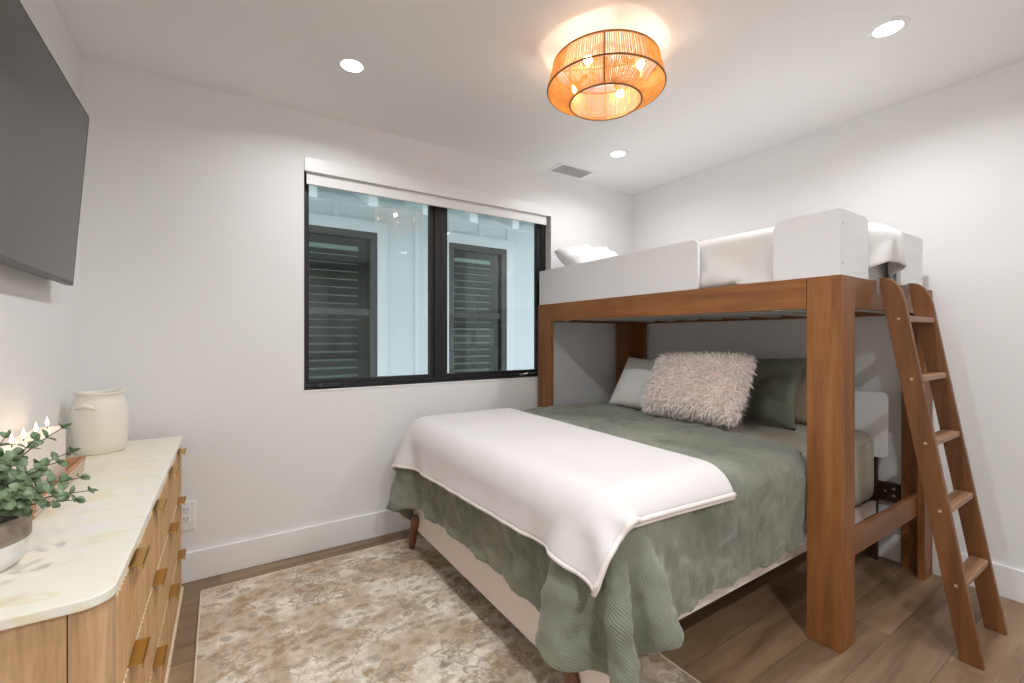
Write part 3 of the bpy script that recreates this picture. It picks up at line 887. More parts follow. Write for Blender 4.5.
# tray
tr = thing('wooden_tray', 'low carved wooden tray holding the white candle on the dresser', 'tray', (-.51, 2.09, T))
tx0, tx1, ty0, ty1 = -.572, -.452, 1.80, 2.36
obj('tray_base', box(tx0, tx1, ty0, ty1, T, T + .008), M['tray_wood'], tr, bevel=.002)
def sidepanel(p0, p1, nx):
    """slanted side of the tray, p along y"""
    bm = bmesh.new()
    vs = B(bm, 0, 1, 0, 1, 0, 1)
    for v in vs:
        off = .006 * v.co.z
        x = nx[0] + (nx[1]) * (.008 * v.co.x - .0 + off)
        v.co = (x, p0 + (p1 - p0) * v.co.y + (.018 if v.co.y > .5 else -.018) * v.co.z, T + .0015 + .052 * v.co.z)
    return bm
obj('tray_side', sidepanel(ty0, ty1, (tx1, 1)), M['tray_wood'], tr, bevel=.002)
obj('tray_side', box(tx0 - .001, tx0 + .007, ty0, ty1, T + .002, T + .053), M['tray_wood'], tr, bevel=.002)
for (ya, sgn) in ((ty0, -1), (ty1, 1)):
    bm = bmesh.new(); vs = B(bm, tx0, tx1 + .008, 0, 1, 0, 1)
    for v in vs:
        top = v.co.z
        v.co.y = ya + sgn * (.008 * v.co.y + .018 * top) - sgn * .004; v.co.z = T + .0015 + .052 * top
    obj('tray_end', bm, M['tray_wood'], tr, bevel=.002)
# carved pale relief on the visible side
bm = bmesh.new(); rnd = random.Random(8)
for i in range(46):
    yy = ty0 + .01 + i * (ty1 - ty0 - .02) / 45
    for j in range(3):
        zz = T + .011 + j * .014
        xx = tx1 + .0085 + .006 * ((zz - T) / .052)
        yc = yy + (.0065 if j % 2 else 0)
        vs = B(bm, xx, xx + .0022, yc - .0042, yc + .0042, zz - .0045, zz + .0045)
obj('carved_relief', bm, plain('pale_carving', (0.66, 0.56, 0.45), .7), tr)

# block candle with four wicks
cd = thing('block_candle', 'long white block candle with four small flames standing in the wooden tray', 'candle', (-.52, 2.03, T + .008))
CX0, CX1, CY0, CY1, CZ = -.562, -.480, 1.84, 2.31, T + .190
pts = rounded([(CX0, CY0), (CX1, CY0), (CX1, CY1), (CX0, CY1)], [.012] * 4, 5)
obj('wax_block', prism(pts, 'Z', T + .0085, CZ), M['wax'], cd, bevel=.003)
for yy in (1.925, 2.02, 2.135, 2.25):
    xx = -.518
    bm = bmesh.new(); tube(bm, [(xx, yy, CZ - .001), (xx + .001, yy, CZ + .012)], .0013, 6)
    w = obj('wick', bm, M['wick'], cd)
    fz = CZ + .009
    obj('flame', lathe([(0, fz), (.003, fz + .004), (.0048, fz + .010), (.004, fz + .017), (.0018, fz + .026), (0, fz + .034)], xx, yy, 10), M['flame'], w, smooth=3.2)
    ld = bpy.data.lights.new('flame_light', 'POINT'); ld.energy = .02; ld.color = (1, .62, .35); ld.shadow_soft_size = .012
    lo = bpy.data.objects.new('flame_light', ld); COL.objects.link(lo); lo.parent = cd; lo.location = Vector((xx, yy, fz + .045)) - cd.location

# potted plant
PX, PY, PR = -.465, 1.475, .098
pp = thing('potted_eucalyptus', 'leafy green eucalyptus in a two-tone brown and white pot at the dresser near end', 'plant', (PX, PY, T))
obj('pot_lower_band', lathe([(0, T), (PR * .72, T), (PR * .86, T + .012), (PR * .96, T + .035), (PR, T + .062)], PX, PY, 48), M['pot_white'], pp, smooth=3.2)
obj('pot', lathe([(PR, T + .062), (PR * 1.005, T + .085), (PR * .99, T + .112), (PR * .97, T + .116), (PR * .92, T + .112), (PR * .92, T + .09), (PR * .9, T + .07)], PX, PY, 48), M['pot_brown'], pp, smooth=3.2)
obj('soil', lathe([(0, T + .096), (PR * .5, T + .099), (PR * .925, T + .093)], PX, PY, 32), M['soil'], pp, smooth=3.2)
rnd = random.Random(11)
stems = bmesh.new(); leaves = bmesh.new()
def leaf(bm, p, dirv, upv, L_, W_):
    dirv = dirv.normalized(); side = dirv.cross(upv)
    side = side.normalized() if side.length > 1e-4 else Vector((1, 0, 0))
    up = side.cross(dirv).normalized()
    rows_ = []
    for i in range(6):
        t = i / 5
        w = W_ * (math.sin(PI * min(1, t * .97 + .03)) ** .65) if 0 < i < 5 else W_ * .06
        c = p + dirv * (L_ * t) + up * (-.12 * L_ * t * t)
        rows_.append((bm.verts.new(c - side * w * .5 + up * w * .12), bm.verts.new(c - up * .0), bm.verts.new(c + side * w * .5 + up * w * .12)))
    for a, b_ in zip(rows_[:-1], rows_[1:]):
        bm.faces.new((a[0], a[1], b_[1], b_[0])); bm.faces.new((a[1], a[2], b_[2], b_[1]))
tips = [(0.194, 0.015, 0.045), (0.198, -0.083, 0.102), (0.152, -0.006, 0.207), (0.157, 0.039, 0.140), (0.119, -0.056, 0.193), (0.055, 0.010, 0.193), (0.168, -0.112, 0.149), (0.194, -0.105, 0.059), (0.170, -0.160, 0.097), (0.152, -0.161, 0.146), (0.112, -0.147, 0.170), (0.074, -0.086, 0.172), (0.007, 0.017, 0.170), (0.070, -0.143, 0.135), (0.128, -0.181, 0.115), (0.111, -0.194, 0.102), (0.035, -0.096, 0.088), (0.110, -0.050, 0.103), (0.053, 0.047, 0.099), (0.057, -0.051, 0.091), (0.147, -0.169, 0.088), (0.155, -0.019, 0.088)]
for (a, b_, c) in tips:
    base = Vector((PX + rnd.uniform(-.025, .025), PY + rnd.uniform(-.025, .025), T + .095))
    tip = Vector((PX + a, PY + b_, T + .095 + c))
    mid = (base + tip) / 2 + Vector((-a * .18, -b_ * .18, .03))
    pts = []
    for i in range(9):
        t = i / 8
        pts.append(base * (1 - t) ** 2 + mid * 2 * t * (1 - t) + tip * t * t)
    tube(stems, pts, .0014, 5, radii=[.0024 - .0015 * i / 8 for i in range(9)])
    k = 0
    for i in range(3, 9):
        t = i / 8
        tan = (pts[i] - pts[i - 1]).normalized()
        ang = k * 1.57 + rnd.uniform(-.4, .4); k += 1
        s1 = tan.orthogonal().normalized(); s2 = tan.cross(s1)
        for sg in (0, PI):
            o_ = s1 * math.cos(ang + sg) + s2 * math.sin(ang + sg)
            sz = rnd.uniform(.027, .038) * (1.12 - .45 * t)
            leaf(leaves, pts[i], o_ + tan * .45 + Vector((0, 0, .12)), tan + Vector((0, 0, .6)), sz, sz * .82)
    leaf(leaves, pts[-1], tan, s1, .02, .013)
obj('stem', stems, M['stem'], pp)
lo_ = obj('foliage', leaves, M['leaf'], pp, smooth=3.2)
sm = lo_.modifiers.new('thick', 'SOLIDIFY'); sm.thickness = .0009

# ------------------------------------------------------------------ rug
RX0, RX1, RY0, RY1 = -.083, 1.550, .42, 2.862
bm = bmesh.new()
NX, NY = 60, 90
gr = [[bm.verts.new((RX0 + (RX1 - RX0) * i / NX, RY0 + (RY1 - RY0) * j / NY, .0095)) for j in range(NY + 1)] for i in range(NX + 1)]
for i in range(NX):
    for j in range(NY):
        bm.faces.new((gr[i][j], gr[i + 1][j], gr[i + 1][j + 1], gr[i][j + 1]))
for col_ in gr:
    for v in col_:
        v.co.z += .0006 * noise.noise(v.co * 9)
ret = bmesh.ops.extrude_edge_only(bm, edges=[e for e in bm.edges if e.is_boundary])
for g in ret['geom']:
    if isinstance(g, bmesh.types.BMVert): g.co.z = .0005
for v in bm.verts:
    if v.co.x < RX0 + .001 or v.co.x > RX1 - .001: v.co.x += .003 * noise.noise(Vector((0, v.co.y * 3, 0)))
    if v.co.y > RY1 - .001: v.co.y += .005 * noise.noise(Vector((v.co.x * 4, 5, 0)))
rug = obj('area_rug', bm, rug_mat(RX0, RX1, RY0, RY1), None, (.73, 1.6, 0))
tag(rug, 'beige distressed floral area rug on the wood floor partly under the bed', 'rug')
bm = bmesh.new()
for (a, b_) in (((RX0, RY0), (RX0, RY1)), ((RX1, RY0), (RX1, RY1)), ((RX0, RY1), (RX1, RY1))):
    n = 60; pts = []
    for i in range(n + 1):
        x = a[0] + (b_[0] - a[0]) * i / n; y = a[1] + (b_[1] - a[1]) * i / n
        pts.append((x, y, .0065))
    tube(bm, pts, .005, 6)
obj('bound_edge', bm, plain('rug_binding', (.66, .57, .45), .9), rug, smooth=3.2)

# ------------------------------------------------------------------ bed (full size, white panels on wooden legs)
BX0, BX1, BY0, BY1, BZ = 1.018, 3.29, 1.010, 2.720, .150
bed = thing('bed', 'low white panel bed with walnut legs standing crosswise under the bunk', 'bed', (2.1, 1.87, 0))
pts = rounded([(BY0, BZ), (BY1, BZ), (BY1, .46), (BY0, .46)], [.05, .05, .03, .03], 6)
obj('foot_panel', prism(pts, 'X', BX0, BX0 + .022), M['bed_panel'], bed, bevel=.002)
for (y0, y1) in ((1.055, 1.079), (2.651, 2.675)):
    obj('side_rail', box(BX0 + .022, BX1 - .002, y0, y1, .290, .362), M['bed_panel'], bed, bevel=.002)
pts = rounded([(1.0, .625), (2.73, .625), (2.73, 1.012), (1.0, 1.012)], [.035] * 4, 6)
obj('headboard', prism(pts, 'X', BX1, BX1 + .022), M['white_lacquer'], bed, bevel=.002)
def bed_leg(x, y, sx, sy, z1=.38, mat='leg_wood'):
    bm = bmesh.new(); n = 20
    secs = []
    for i in range(9):
        t = i / 8
        z = .012 + (z1 - .012) * t
        r_ = .030 + .011 * t
        if i == 8: r_ = .018
        if i == 7: r_ = .036
        secs.append([bm.verts.new((x + sx * .06 * (1 - t) + r_ * .62 * math.cos(2 * PI * k / n), y + sy * .02 * (1 - t) + r_ * math.sin(2 * PI * k / n), z)) for k in range(n)])
    for a, b_ in zip(secs[:-1], secs[1:]):
        for k in range(n): bm.faces.new((a[k], a[(k + 1) % n], b_[(k + 1) % n], b_[k]))
    bm.faces.new(secs[0][::-1]); bm.faces.new(secs[-1])
    return obj('leg', bm, M[mat], bed, smooth=.7)
# the two foot legs are fixed to the outer face of the foot panel and splay a little
for yy, sy in ((2.61, 1), (1.205, -1)):
    bed_leg(BX0 - .018, yy, .25, sy * 5.5, z1=.255)
for yy in (1.09, 2.64):
    bm = box(BX1 + .0, BX1 + .03, yy - .03, yy + .03, 0, .66)
    for v in bm.verts: v.co.x += .022
    obj('leg', bm, M['dark_leg'], bed, bevel=.004)
bm = bmesh.new()
for i in range(12):
    x = BX0 + .15 + i * .19
    B(bm, x, x + .07, 1.081, 2.649, .335, .352)
obj('slats', bm, M['bunk_x'], bed)

def rounded_box_mesh(x0, x1, y0, y1, z0, z1, r, seg=5, sub=26):
    """box with rounded edges, dense enough to soften"""
    bm = bmesh.new()
    B(bm, x0, x1, y0, y1, z0, z1)
    bmesh.ops.bevel(bm, geom=list(bm.edges), offset=r, segments=seg, affect='EDGES', profile=.5)
    return bm
MT = .785
mt = obj('mattress', rounded_box_mesh(BX0 + .030, BX1 - .008, 1.045, 2.685, .3635, MT, .07), M['sheet'], None, (2.1, 1.87, .3635), smooth=.9)
tag(mt, 'beige sheeted mattress of the lower bed, bare near the headboard', 'mattress')

# ------------------------------------------------------------------ cloth draping
def build_constraints(n, m, rest):
    idx = np.arange(n * m).reshape(n, m)
    out = []
    def add(di, dj, stiff, per):
        i0 = idx[max(0, -di):n - max(0, di), max(0, -dj):m - max(0, dj)]
        i1 = idx[max(0, di):n - max(0, -di), max(0, dj):m - max(0, -dj)]
        ii, jj = np.meshgrid(np.arange(i0.shape[0]), np.arange(i0.shape[1]), indexing='ij')
        key = (ii if di != 0 else jj) // per % 2
        for q in (0, 1):
            s = key == q
            a, b_ = i0[s].ravel(), i1[s].ravel()
            L_ = np.linalg.norm(rest[a] - rest[b_], axis=1)
            out.append((a, b_, L_, stiff))
    add(1, 0, 1.0, 1); add(0, 1, 1.0, 1)
    add(1, 1, .6, 1); add(1, -1, .6, 1)
    return out, add

def drape(P, rest, n, m, collide, steps, iters, bend=.15, slack=1.0, seed=0, damp=.985, dt=.016, gravity=3.0):
    cons, add = build_constraints(n, m, rest * slack)
    k0 = len(cons)
    add(2, 0, bend, 2); add(0, 2, bend, 2)
    add(4, 0, bend * .5, 4); add(0, 4, bend * .5, 4)
    rng = np.random.RandomState(seed)
    X = P.copy(); Xp = P.copy(); hit = np.zeros(len(P), bool)
    for s in range(steps):
        V = (X - Xp) * damp
        sp = np.linalg.norm(V, axis=1, keepdims=True)
        V = V * np.minimum(1, .03 / np.maximum(sp, 1e-9))
        Xp = X.copy()
        X = X + V; X[:, 2] -= gravity * dt * dt
        for it in range(iters):
            for a, b_, L_, st in cons:
                d_ = X[b_] - X[a]
                l = np.sqrt((d_ * d_).sum(1)) + 1e-9
                c = (st * .5 * (l - L_) / l)[:, None] * d_
                X[a] += c; X[b_] -= c
            if it % 3 == 2 or it == iters - 1:
                hit = collide(X, Xp, s)
        # friction
        Xp[hit] = Xp[hit] + (X[hit] - Xp[hit]) * .75
    return X

def sdf_box(X, lo, hi, r, thick):
    """push points out of a rounded box; returns the contact mask"""
    lo = np.array(lo); hi = np.array(hi)
    c = (lo + hi) / 2; h = (hi - lo) / 2 - r
    p = X - c
    q = np.abs(p) - h
    qo = np.maximum(q, 0)
    lo_ = np.sqrt((qo * qo).sum(1))
    inside = (q.max(1) < 0)
    dist = np.where(inside, q.max(1), lo_) - r - thick
    hit = dist < 0
    if hit.any():
        g = np.where(inside[:, None], 0, qo / np.maximum(lo_, 1e-9)[:, None])
        ax = q.argmax(1)
        gi = np.zeros_like(g); gi[np.arange(len(X)), ax] = 1
        g = np.where(inside[:, None], gi, g) * np.sign(p)
        X[hit] -= (dist[:, None] * g)[hit]
    return dist < .002

def cloth_obj(name, X, n, m, mat, parent, loc, thick, rest, sub=1, offset=0, smooth_it=1):
    bm = bmesh.new()
    vs = [bm.verts.new(tuple(x)) for x in X]
    uvl = bm.loops.layers.uv.new('UVMap')
    for i in range(n - 1):
        for j in range(m - 1):
            ids = (i * m + j, (i + 1) * m + j, (i + 1) * m + j + 1, i * m + j + 1)
            f = bm.faces.new([vs[q] for q in ids])
            for lp, q in zip(f.loops, ids): lp[uvl].uv = (rest[q][0], rest[q][1])
    bm.normal_update()
    if bm.faces[:][(n // 2) * (m - 1) + m // 2].normal.z < 0:
        bmesh.ops.reverse_faces(bm, faces=bm.faces)
    for _ in range(smooth_it):
        bmesh.ops.smooth_vert(bm, verts=bm.verts, factor=.4, use_axis_x=True, use_axis_y=True, use_axis_z=True)
    o = obj(name, bm, mat, parent, loc, smooth=3.2)
    sd = o.modifiers.new('thickness', 'SOLIDIFY'); sd.thickness = thick; sd.offset = offset
    sb = o.modifiers.new('smooth', 'SUBSURF'); sb.levels = sub; sb.render_levels = sub
    return o

# comforter
HOLD_LO, HOLD_HI = (BX0 - .008, 1.008, .10), (BX1, 2.715, MT + .003)
def quad_grid(NH, NF, FF, FH, n, m):
    """n along head->foot, m near->far"""
    u = np.linspace(0, 1, n)[:, None, None]; v = np.linspace(0, 1, m)[None, :, None]
    NH, NF, FF, FH = map(np.array, (NH, NF, FF, FH))
    return ((NH * (1 - u) + NF * u) * (1 - v) + (FH * (1 - u) + FF * u) * v).reshape(-1, 2)
def sm_noise(n, m, sc, seed):
    return np.array([noise.noise(Vector((i * sc, j * sc, seed))) for i in range(n) for j in range(m)])
n1, m1 = 88, 92
FD, ND, FRD = .375, .385, .36
YN, YF = 1.03, 2.70     # foot, near and far drops
rest = quad_grid((2.25, YN - ND), (BX0 - FD, YN - ND - .01), (BX0 - FD, YF + FRD), (2.72, YF + FRD), n1, m1)
# the comforter's corner is rounded off
ca = np.maximum(0, BX0 - rest[:, 0]) / FD; cb = np.maximum(0, YN - rest[:, 1]) / ND
ck = 1 - .30 * np.minimum(ca, cb)
rest[:, 0] = np.where(rest[:, 0] < BX0, BX0 - (BX0 - rest[:, 0]) * ck, rest[:, 0])
rest[:, 1] = np.where(rest[:, 1] < YN, YN - (YN - rest[:, 1]) * ck, rest[:, 1])
# push extra cloth in: bed-local positions are slightly compressed against the rest shape
P = np.zeros((n1 * m1, 3)); P[:, :2] = rest
ctr = np.array([1.75, 1.86])
P[:, :2] = ctr + (P[:, :2] - ctr) * .985
P[:, 2] = MT + .05 + .02 * sm_noise(n1, m1, .13, 3.1) + .012 * sm_noise(n1, m1, .35, 9.1)
def col1(X, Xp, s):
    hit = sdf_box(X, HOLD_LO, HOLD_HI, .075, .024)
    f = X[:, 2] < .022
    X[f, 2] = .022
    return hit | f
Xc = drape(P, rest, n1, m1, col1, 210, 14, bend=.06, slack=1.012, seed=1)
restc = rest
comf = cloth_obj('comforter', Xc, n1, m1, M['sage'], None, (1.6, 1.78, MT), .026, rest, sub=1)
tag(comf, 'sage green velvety comforter spread over the lower bed and hanging to its rails', 'comforter')

# stitched ruching of the comforter surface is a real displacement of the pile
tex = bpy.data.textures.new('pile_folds', 'CLOUDS'); tex.noise_scale = .075; tex.noise_depth = 2
dm = comf.modifiers.new('folds', 'DISPLACE'); dm.texture = tex; dm.strength = .034; dm.mid_level = .5; dm.texture_coords = 'LOCAL'

# throw blanket over the foot half
bvh = None
bmb = bmesh.new()
vs_ = [bmb.verts.new(tuple(x)) for x in Xc]
for i in range(n1 - 1):
    for j in range(m1 - 1):
        bmb.faces.new((vs_[i * m1 + j], vs_[(i + 1) * m1 + j], vs_[(i + 1) * m1 + j + 1], vs_[i * m1 + j + 1]))
bmb.normal_update()
flip = -1 if bmb.faces[:][(n1 // 2) * (m1 - 1) + m1 // 2].normal.z < 0 else 1
bvh = BVHTree.FromBMesh(bmb)
n2, m2 = 58, 84
rest2 = quad_grid((1.66, YN - .11), (BX0 - .17, YN - .085), (BX0 - .225, YF + .17), (1.76, YF + .17), n2, m2)
P2 = np.zeros((n2 * m2, 3)); P2[:, :2] = rest2
P2[:, 2] = MT + .14
def col2(X, Xp, s):
    hit = sdf_box(X, HOLD_LO, HOLD_HI, .09, .046)
    for k in range(len(X)):
        p = Vector(X[k])
        r_ = bvh.find_nearest(p, .06)
        if r_[0] is None: continue
        nn = r_[1] * flip
        dd = (p - r_[0]).dot(nn)
        if dd < .029 and dd > -.05:
            X[k] += np.array(nn) * (.029 - dd)
            hit[k] = True
    return hit
Xb = drape(P2, rest2, n2, m2, lambda X, Xp, s: sdf_box(X, HOLD_LO, HOLD_HI, .09, .05), 110, 14, bend=.2, slack=1.0, seed=4)
# settle against the comforter itself
Xb = drape(Xb, rest2, n2, m2, col2, 26, 6, bend=.2, slack=1.0, seed=4)
bmb.free()
thr = cloth_obj('throw_blanket', Xb, n2, m2, M['throw'], None, (1.25, 1.78, MT + .05), .014, rest2, sub=1)
tag(thr, 'soft cream throw blanket folded in two across the foot of the green comforter', 'blanket')
G = Xb.reshape(n2, m2, 3)
edge = [G[i, 0] for i in range(n2)] + [G[n2 - 1, j] for j in range(1, m2)] + [G[i, m2 - 1] for i in range(n2 - 2, -1, -1)]
bm = bmesh.new(); tube(bm, edge, .0095, 8)
obj('rolled_hem', bm, M['throw_hem'], thr, smooth=3.2)
# lower layer of the folded throw shows as a second hem along the near side
e2 = []
for i in range(n2):
    p = G[i, 0].copy(); q = G[i, 1]
    t_ = (p - q); t_ /= np.linalg.norm(t_) + 1e-9
    p = p - t_ * .012; p[1] -= .001; p[2] -= .024; e2.append(p)
bm = bmesh.new(); tube(bm, e2, .0085, 8)
obj('lower_hem', bm, M['throw_hem'], thr, smooth=3.2)

# ------------------------------------------------------------------ pillows
def pillow_bm(w, h, t, seed, nu=30, nv=24, pinch=.06, wr=.006):
    bm = bmesh.new()
    top = {}; bot = {}
    for i in range(nu + 1):
        for j in range(nv + 1):
            u = -1 + 2 * i / nu; v = -1 + 2 * j / nv
            x = u * w / 2 * (1 - pinch * (1 - v * v)); y = v * h / 2 * (1 - pinch * (1 - u * u))
            x *= 1; prof = max(0, (1 - abs(u) ** 3.2) * (1 - abs(v) ** 3.2)) ** .5
            z = t / 2 * prof
            wz = wr * prof * (noise.noise(Vector((u * 2.4, v * 2.4, seed))) + .5 * noise.noise(Vector((u * 6, v * 6, seed + 5))))
            e = i in (0, nu) or j in (0, nv)
            a = bm.verts.new((x, y, z + wz * 2))
            top[i, j] = a
            bot[i, j] = a if e else bm.verts.new((x, y, -z + wz))
    for i in range(nu):
        for j in range(nv):
            bm.faces.new((top[i, j], top[i + 1, j], top[i + 1, j + 1], top[i, j + 1]))
            fs = (bot[i, j], bot[i, j + 1], bot[i + 1, j + 1], bot[i + 1, j])
            if len(set(fs)) == 4:
                try: bm.faces.new(fs)
                except ValueError: pass
    return bm

def place(bm, c, lean, yaw=0, roll=0, sag=0):
    """local x -> -y of the room (so the pillow faces the foot, -x), local y -> up, leaning back towards +x by lean"""
    bt = Matrix(((0, 0, -1, 0), (-1, 0, 0, 0), (0, 1, 0, 0), (0, 0, 0, 1)))
    mt_ = Matrix.Translation(c) @ Matrix.Rotation(yaw, 4, 'Z') @ Matrix.Rotation(lean, 4, 'Y') @ bt @ Matrix.Rotation(roll, 4, 'Z')
    bmesh.ops.transform(bm, matrix=mt_, verts=bm.verts)
    return mt_

# beige pillow at the very back
bm = pillow_bm(.66, .42, .15, 2.0); place(bm, (3.165, 1.50, .98), .30)
o = obj('pillow', bm, M['beige_pillow'], None, (3.13, 1.46, .80), smooth=3.2)
tag(o, 'beige pillow against the headboard, almost hidden behind the dark green pillow', 'pillow', 'pillows on the lower bed')
bm = pillow_bm(.74, .48, .16, 4.0, pinch=.12, wr=.02); place(bm, (2.95, 1.665, 1.01), .45, roll=-.02)
o = obj('pillow', bm, M['sage_dark'], None, (2.85, 1.56, .80), smooth=3.2)
tag(o, 'dark green velvet pillow standing behind the fluffy cushion', 'pillow', 'pillows on the lower bed')
bm = pillow_bm(.66, .44, .14, 7.0, wr=.004); place(bm, (2.70, 2.24, .99), .55, roll=-.01)
o = obj('pillow', bm, M['white_pillow'], None, (2.5, 2.03, .83), smooth=3.2)
tag(o, 'smooth white pillow leaning at the window side of the bed', 'pillow', 'pillows on the lower bed')
# fluffy cushion
bm = pillow_bm(.645, .395, .18, 12.0, pinch=.02)
mtf = place(bm, (2.47, 1.715, 1.045), .50, yaw=-.06, roll=0.03)
bm.normal_update()
fur = bmesh.new(); rnd = random.Random(21)
faces = list(bm.faces)
areas = np.array([f.calc_area() for f in faces]); cum = np.cumsum(areas) / areas.sum()
cen = Vector((2.47, 1.715, 1.045))
for k in range(8500):
    f = faces[int(np.searchsorted(cum, rnd.random()))]
    a = rnd.random(); b_ = rnd.random()
    v = f.verts
    p = (v[0].co * (1 - a) + v[1].co * a) * (1 - b_) + (v[3].co * (1 - a) + v[2].co * a) * b_ if len(v) == 4 else f.calc_center_median()
    nn = f.normal.copy()
    if nn.dot(p - cen) < 0: nn = -nn
    L_ = rnd.uniform(.03, .056)
    t1 = (nn * .9 + Vector((rnd.gauss(0, .45), rnd.gauss(0, .45), rnd.gauss(-.25, .4)))).normalized()
    t2 = (t1 + Vector((rnd.gauss(0, .4), rnd.gauss(0, .4), -.75 + rnd.gauss(0, .3)))).normalized()
    side = t1.cross(Vector((rnd.gauss(0, 1), rnd.gauss(0, 1), rnd.gauss(0, 1)))).normalized() * rnd.uniform(.0022, .0042)
    q0 = p; q1 = p + t1 * L_ * .5; q2 = q1 + t2 * L_ * .55
    A = [fur.verts.new(q0 - side), fur.verts.new(q0 + side), fur.verts.new(q1 + side * .9), fur.verts.new(q1 - side * .9), fur.verts.new(q2)]
    fur.faces.new((A[0], A[1], A[2], A[3])); fur.faces.new((A[3], A[2], A[4]))
o = obj('pillow', bm, M['fur_core'], None, (2.35, 1.6, .84), smooth=3.2)
o.name = 'fluffy_cushion'
tag(o, 'shaggy blush pink faux fur cushion in front of the other pillows', 'cushion')
obj('fur_pile', fur, M['fur'], o)

# ------------------------------------------------------------------ bunk bed
KX0, KX1, KY0, KY1 = 2.200, 3.380, .825, 2.985
KB, KT = 1.470, 1.607
bunk = thing('bunk_bed', 'walnut high bunk bed frame with white guard panels in the back right corner', 'bunk bed', (2.79, 1.9, 0))
t = .032
def Lpost(x0, x1, y0, y1, sx, sy, top):
    """two boards: one facing x (outer), one facing y (outer)"""
    bm = bmesh.new()
    if sx < 0: B(bm, x0, x0 + t, y0 + (.0 if sy < 0 else 0), y1, 0, top)
    else: B(bm, x1 - t, x1, y0, y1, 0, top)
    xa, xb_ = (x0 + t + .0015, x1) if sx < 0 else (x0, x1 - t - .0015)
    if sy < 0: B(bm, xa, xb_, y0, y0 + t, 0, top)
    else: B(bm, xa, xb_, y1 - t, y1, 0, top)
    return obj('post', bm, M['bunk'], bunk, bevel=.0022)
Lpost(KX0, KX0 + .135, KY0, KY0 + .135, -1, -1, KT)
Lpost(KX1 - .13, KX1, KY0, KY0 + .13, 1, -1, KT)
Lpost(KX0, KX0 + .13, KY1 - .17, KY1, -1, 1, KT)
Lpost(KX1 - .27, KX1, KY1 - .13, KY1, 1, 1, KT)
obj('side_rail', box(KX0, KX0 + t, KY0 + .1365, KY1 - .1715, KB, KT), M['bunk_y'], bunk, bevel=.002)
obj('side_rail', box(KX1 - t, KX1, KY0 + .1315, KY1 - .1315, KB, KT), M['bunk_y'], bunk, bevel=.002)
obj('end_rail', box(KX0 + .1365, KX1 - .1315, KY0 + .004, KY0 + t, KB, KT), M['bunk_x'], bunk, bevel=.002)
obj('end_rail', box(KX0 + .132, KX1 - .2715, KY1 - t, KY1, KB, KT), M['bunk_x'], bunk, bevel=.002)
obj('lower_stretcher', box(KX0 + .034, KX1 - .033, KY0 + t + .001, KY0 + t + .024, .345, .46), M['bunk_x'], bunk, bevel=.002)
obj('lower_stretcher', box(KX1 - .031, KX1 - .005, KY0 + .14, KY1 - .14, .36, .47), M['dark_leg'], bunk, bevel=.002)
bm = bmesh.new()
B(bm, KX0 + t + .001, KX1 - t - .001, KY0 + t + .03, KY1 - t - .001, KB + .028, KB + .044)
obj('platform', bm, M['platform'], bunk)
for i in range(9):
    y = KY0 + .14 + i * .22
    obj('slat', box(KX0 + t + .002, KX1 - t - .002, y, y + .06, KB + .012, KB + .0275), M['platform'], bunk, bevel=.002)
# small steel brackets under the rail
for (y) in (1.08, 2.0, 2.66):
    bm = box(KX0 + t + .0005, KX0 + t + .05, y, y + .04, KB - .004, KB + .011)
    obj('bracket', bm, M['steel'], bunk, bevel=.002)
# bolts on the far stretcher and post
for (x, y, z) in ((KX1 - .0325, .99, .44), (KX1 - .0325, .99, .40), (KX1 - .0325, 1.03, .42)):
    bm = bmesh.new(); cyl(bm, (x, y, z), 'X', .008, .004, 12); obj('bolt', bm, M['bolt'], bunk)
# guard panels
GT = 1.884; gx = KX0 + .008; gt = .018
def guard_x(y0, y1, rad, x=gx, z1=GT):
    pts = rounded([(y0, KT + .0005), (y1, KT + .0005), (y1, z1), (y0, z1)], rad, 8)
    return obj('guard_panel', prism(pts, 'X', x, x + gt), M['white_lacquer'], bunk, bevel=.0015)
def guard_y(x0, x1, rad, y=KY0 + .008, z1=GT):
    pts = rounded([(x0, KT + .0005), (x1, KT + .0005), (x1, z1), (x0, z1)], rad, 8)
    return obj('guard_panel', prism(pts, 'Y', y, y + gt), M['white_lacquer'], bunk, bevel=.0015)
guard_x(1.510, KY1 - .012, [0, 0, .004, .035])
guard_x(KY0 + .008, 1.108, [0, 0, .05, .002], z1=1.893)
guard_y(gx + gt + .001, 2.505, [0, 0, .045, .002], z1=1.893)
guard_y(2.915, 3.246, [0, 0, .003, .025])
guard_x(KY0 + gt + .009, KY1 - .03, [0, 0, .004, .004], x=3.226)
guard_y(gx + gt + .001, 3.246, [0, 0, .004, .004], y=KY1 - .03)
for z in (1.66, 1.83):
    bm = bmesh.new(); cyl(bm, (gx + gt + .006, KY0 + .0055, z), 'Y', .004, .003, 10); obj('screw', bm, M['steel'], bunk)
    bm = bmesh.new(); cyl(bm, (3.222, KY0 + .0055, z), 'Y', .004, .003, 10); obj('screw', bm, M['steel'], bunk)

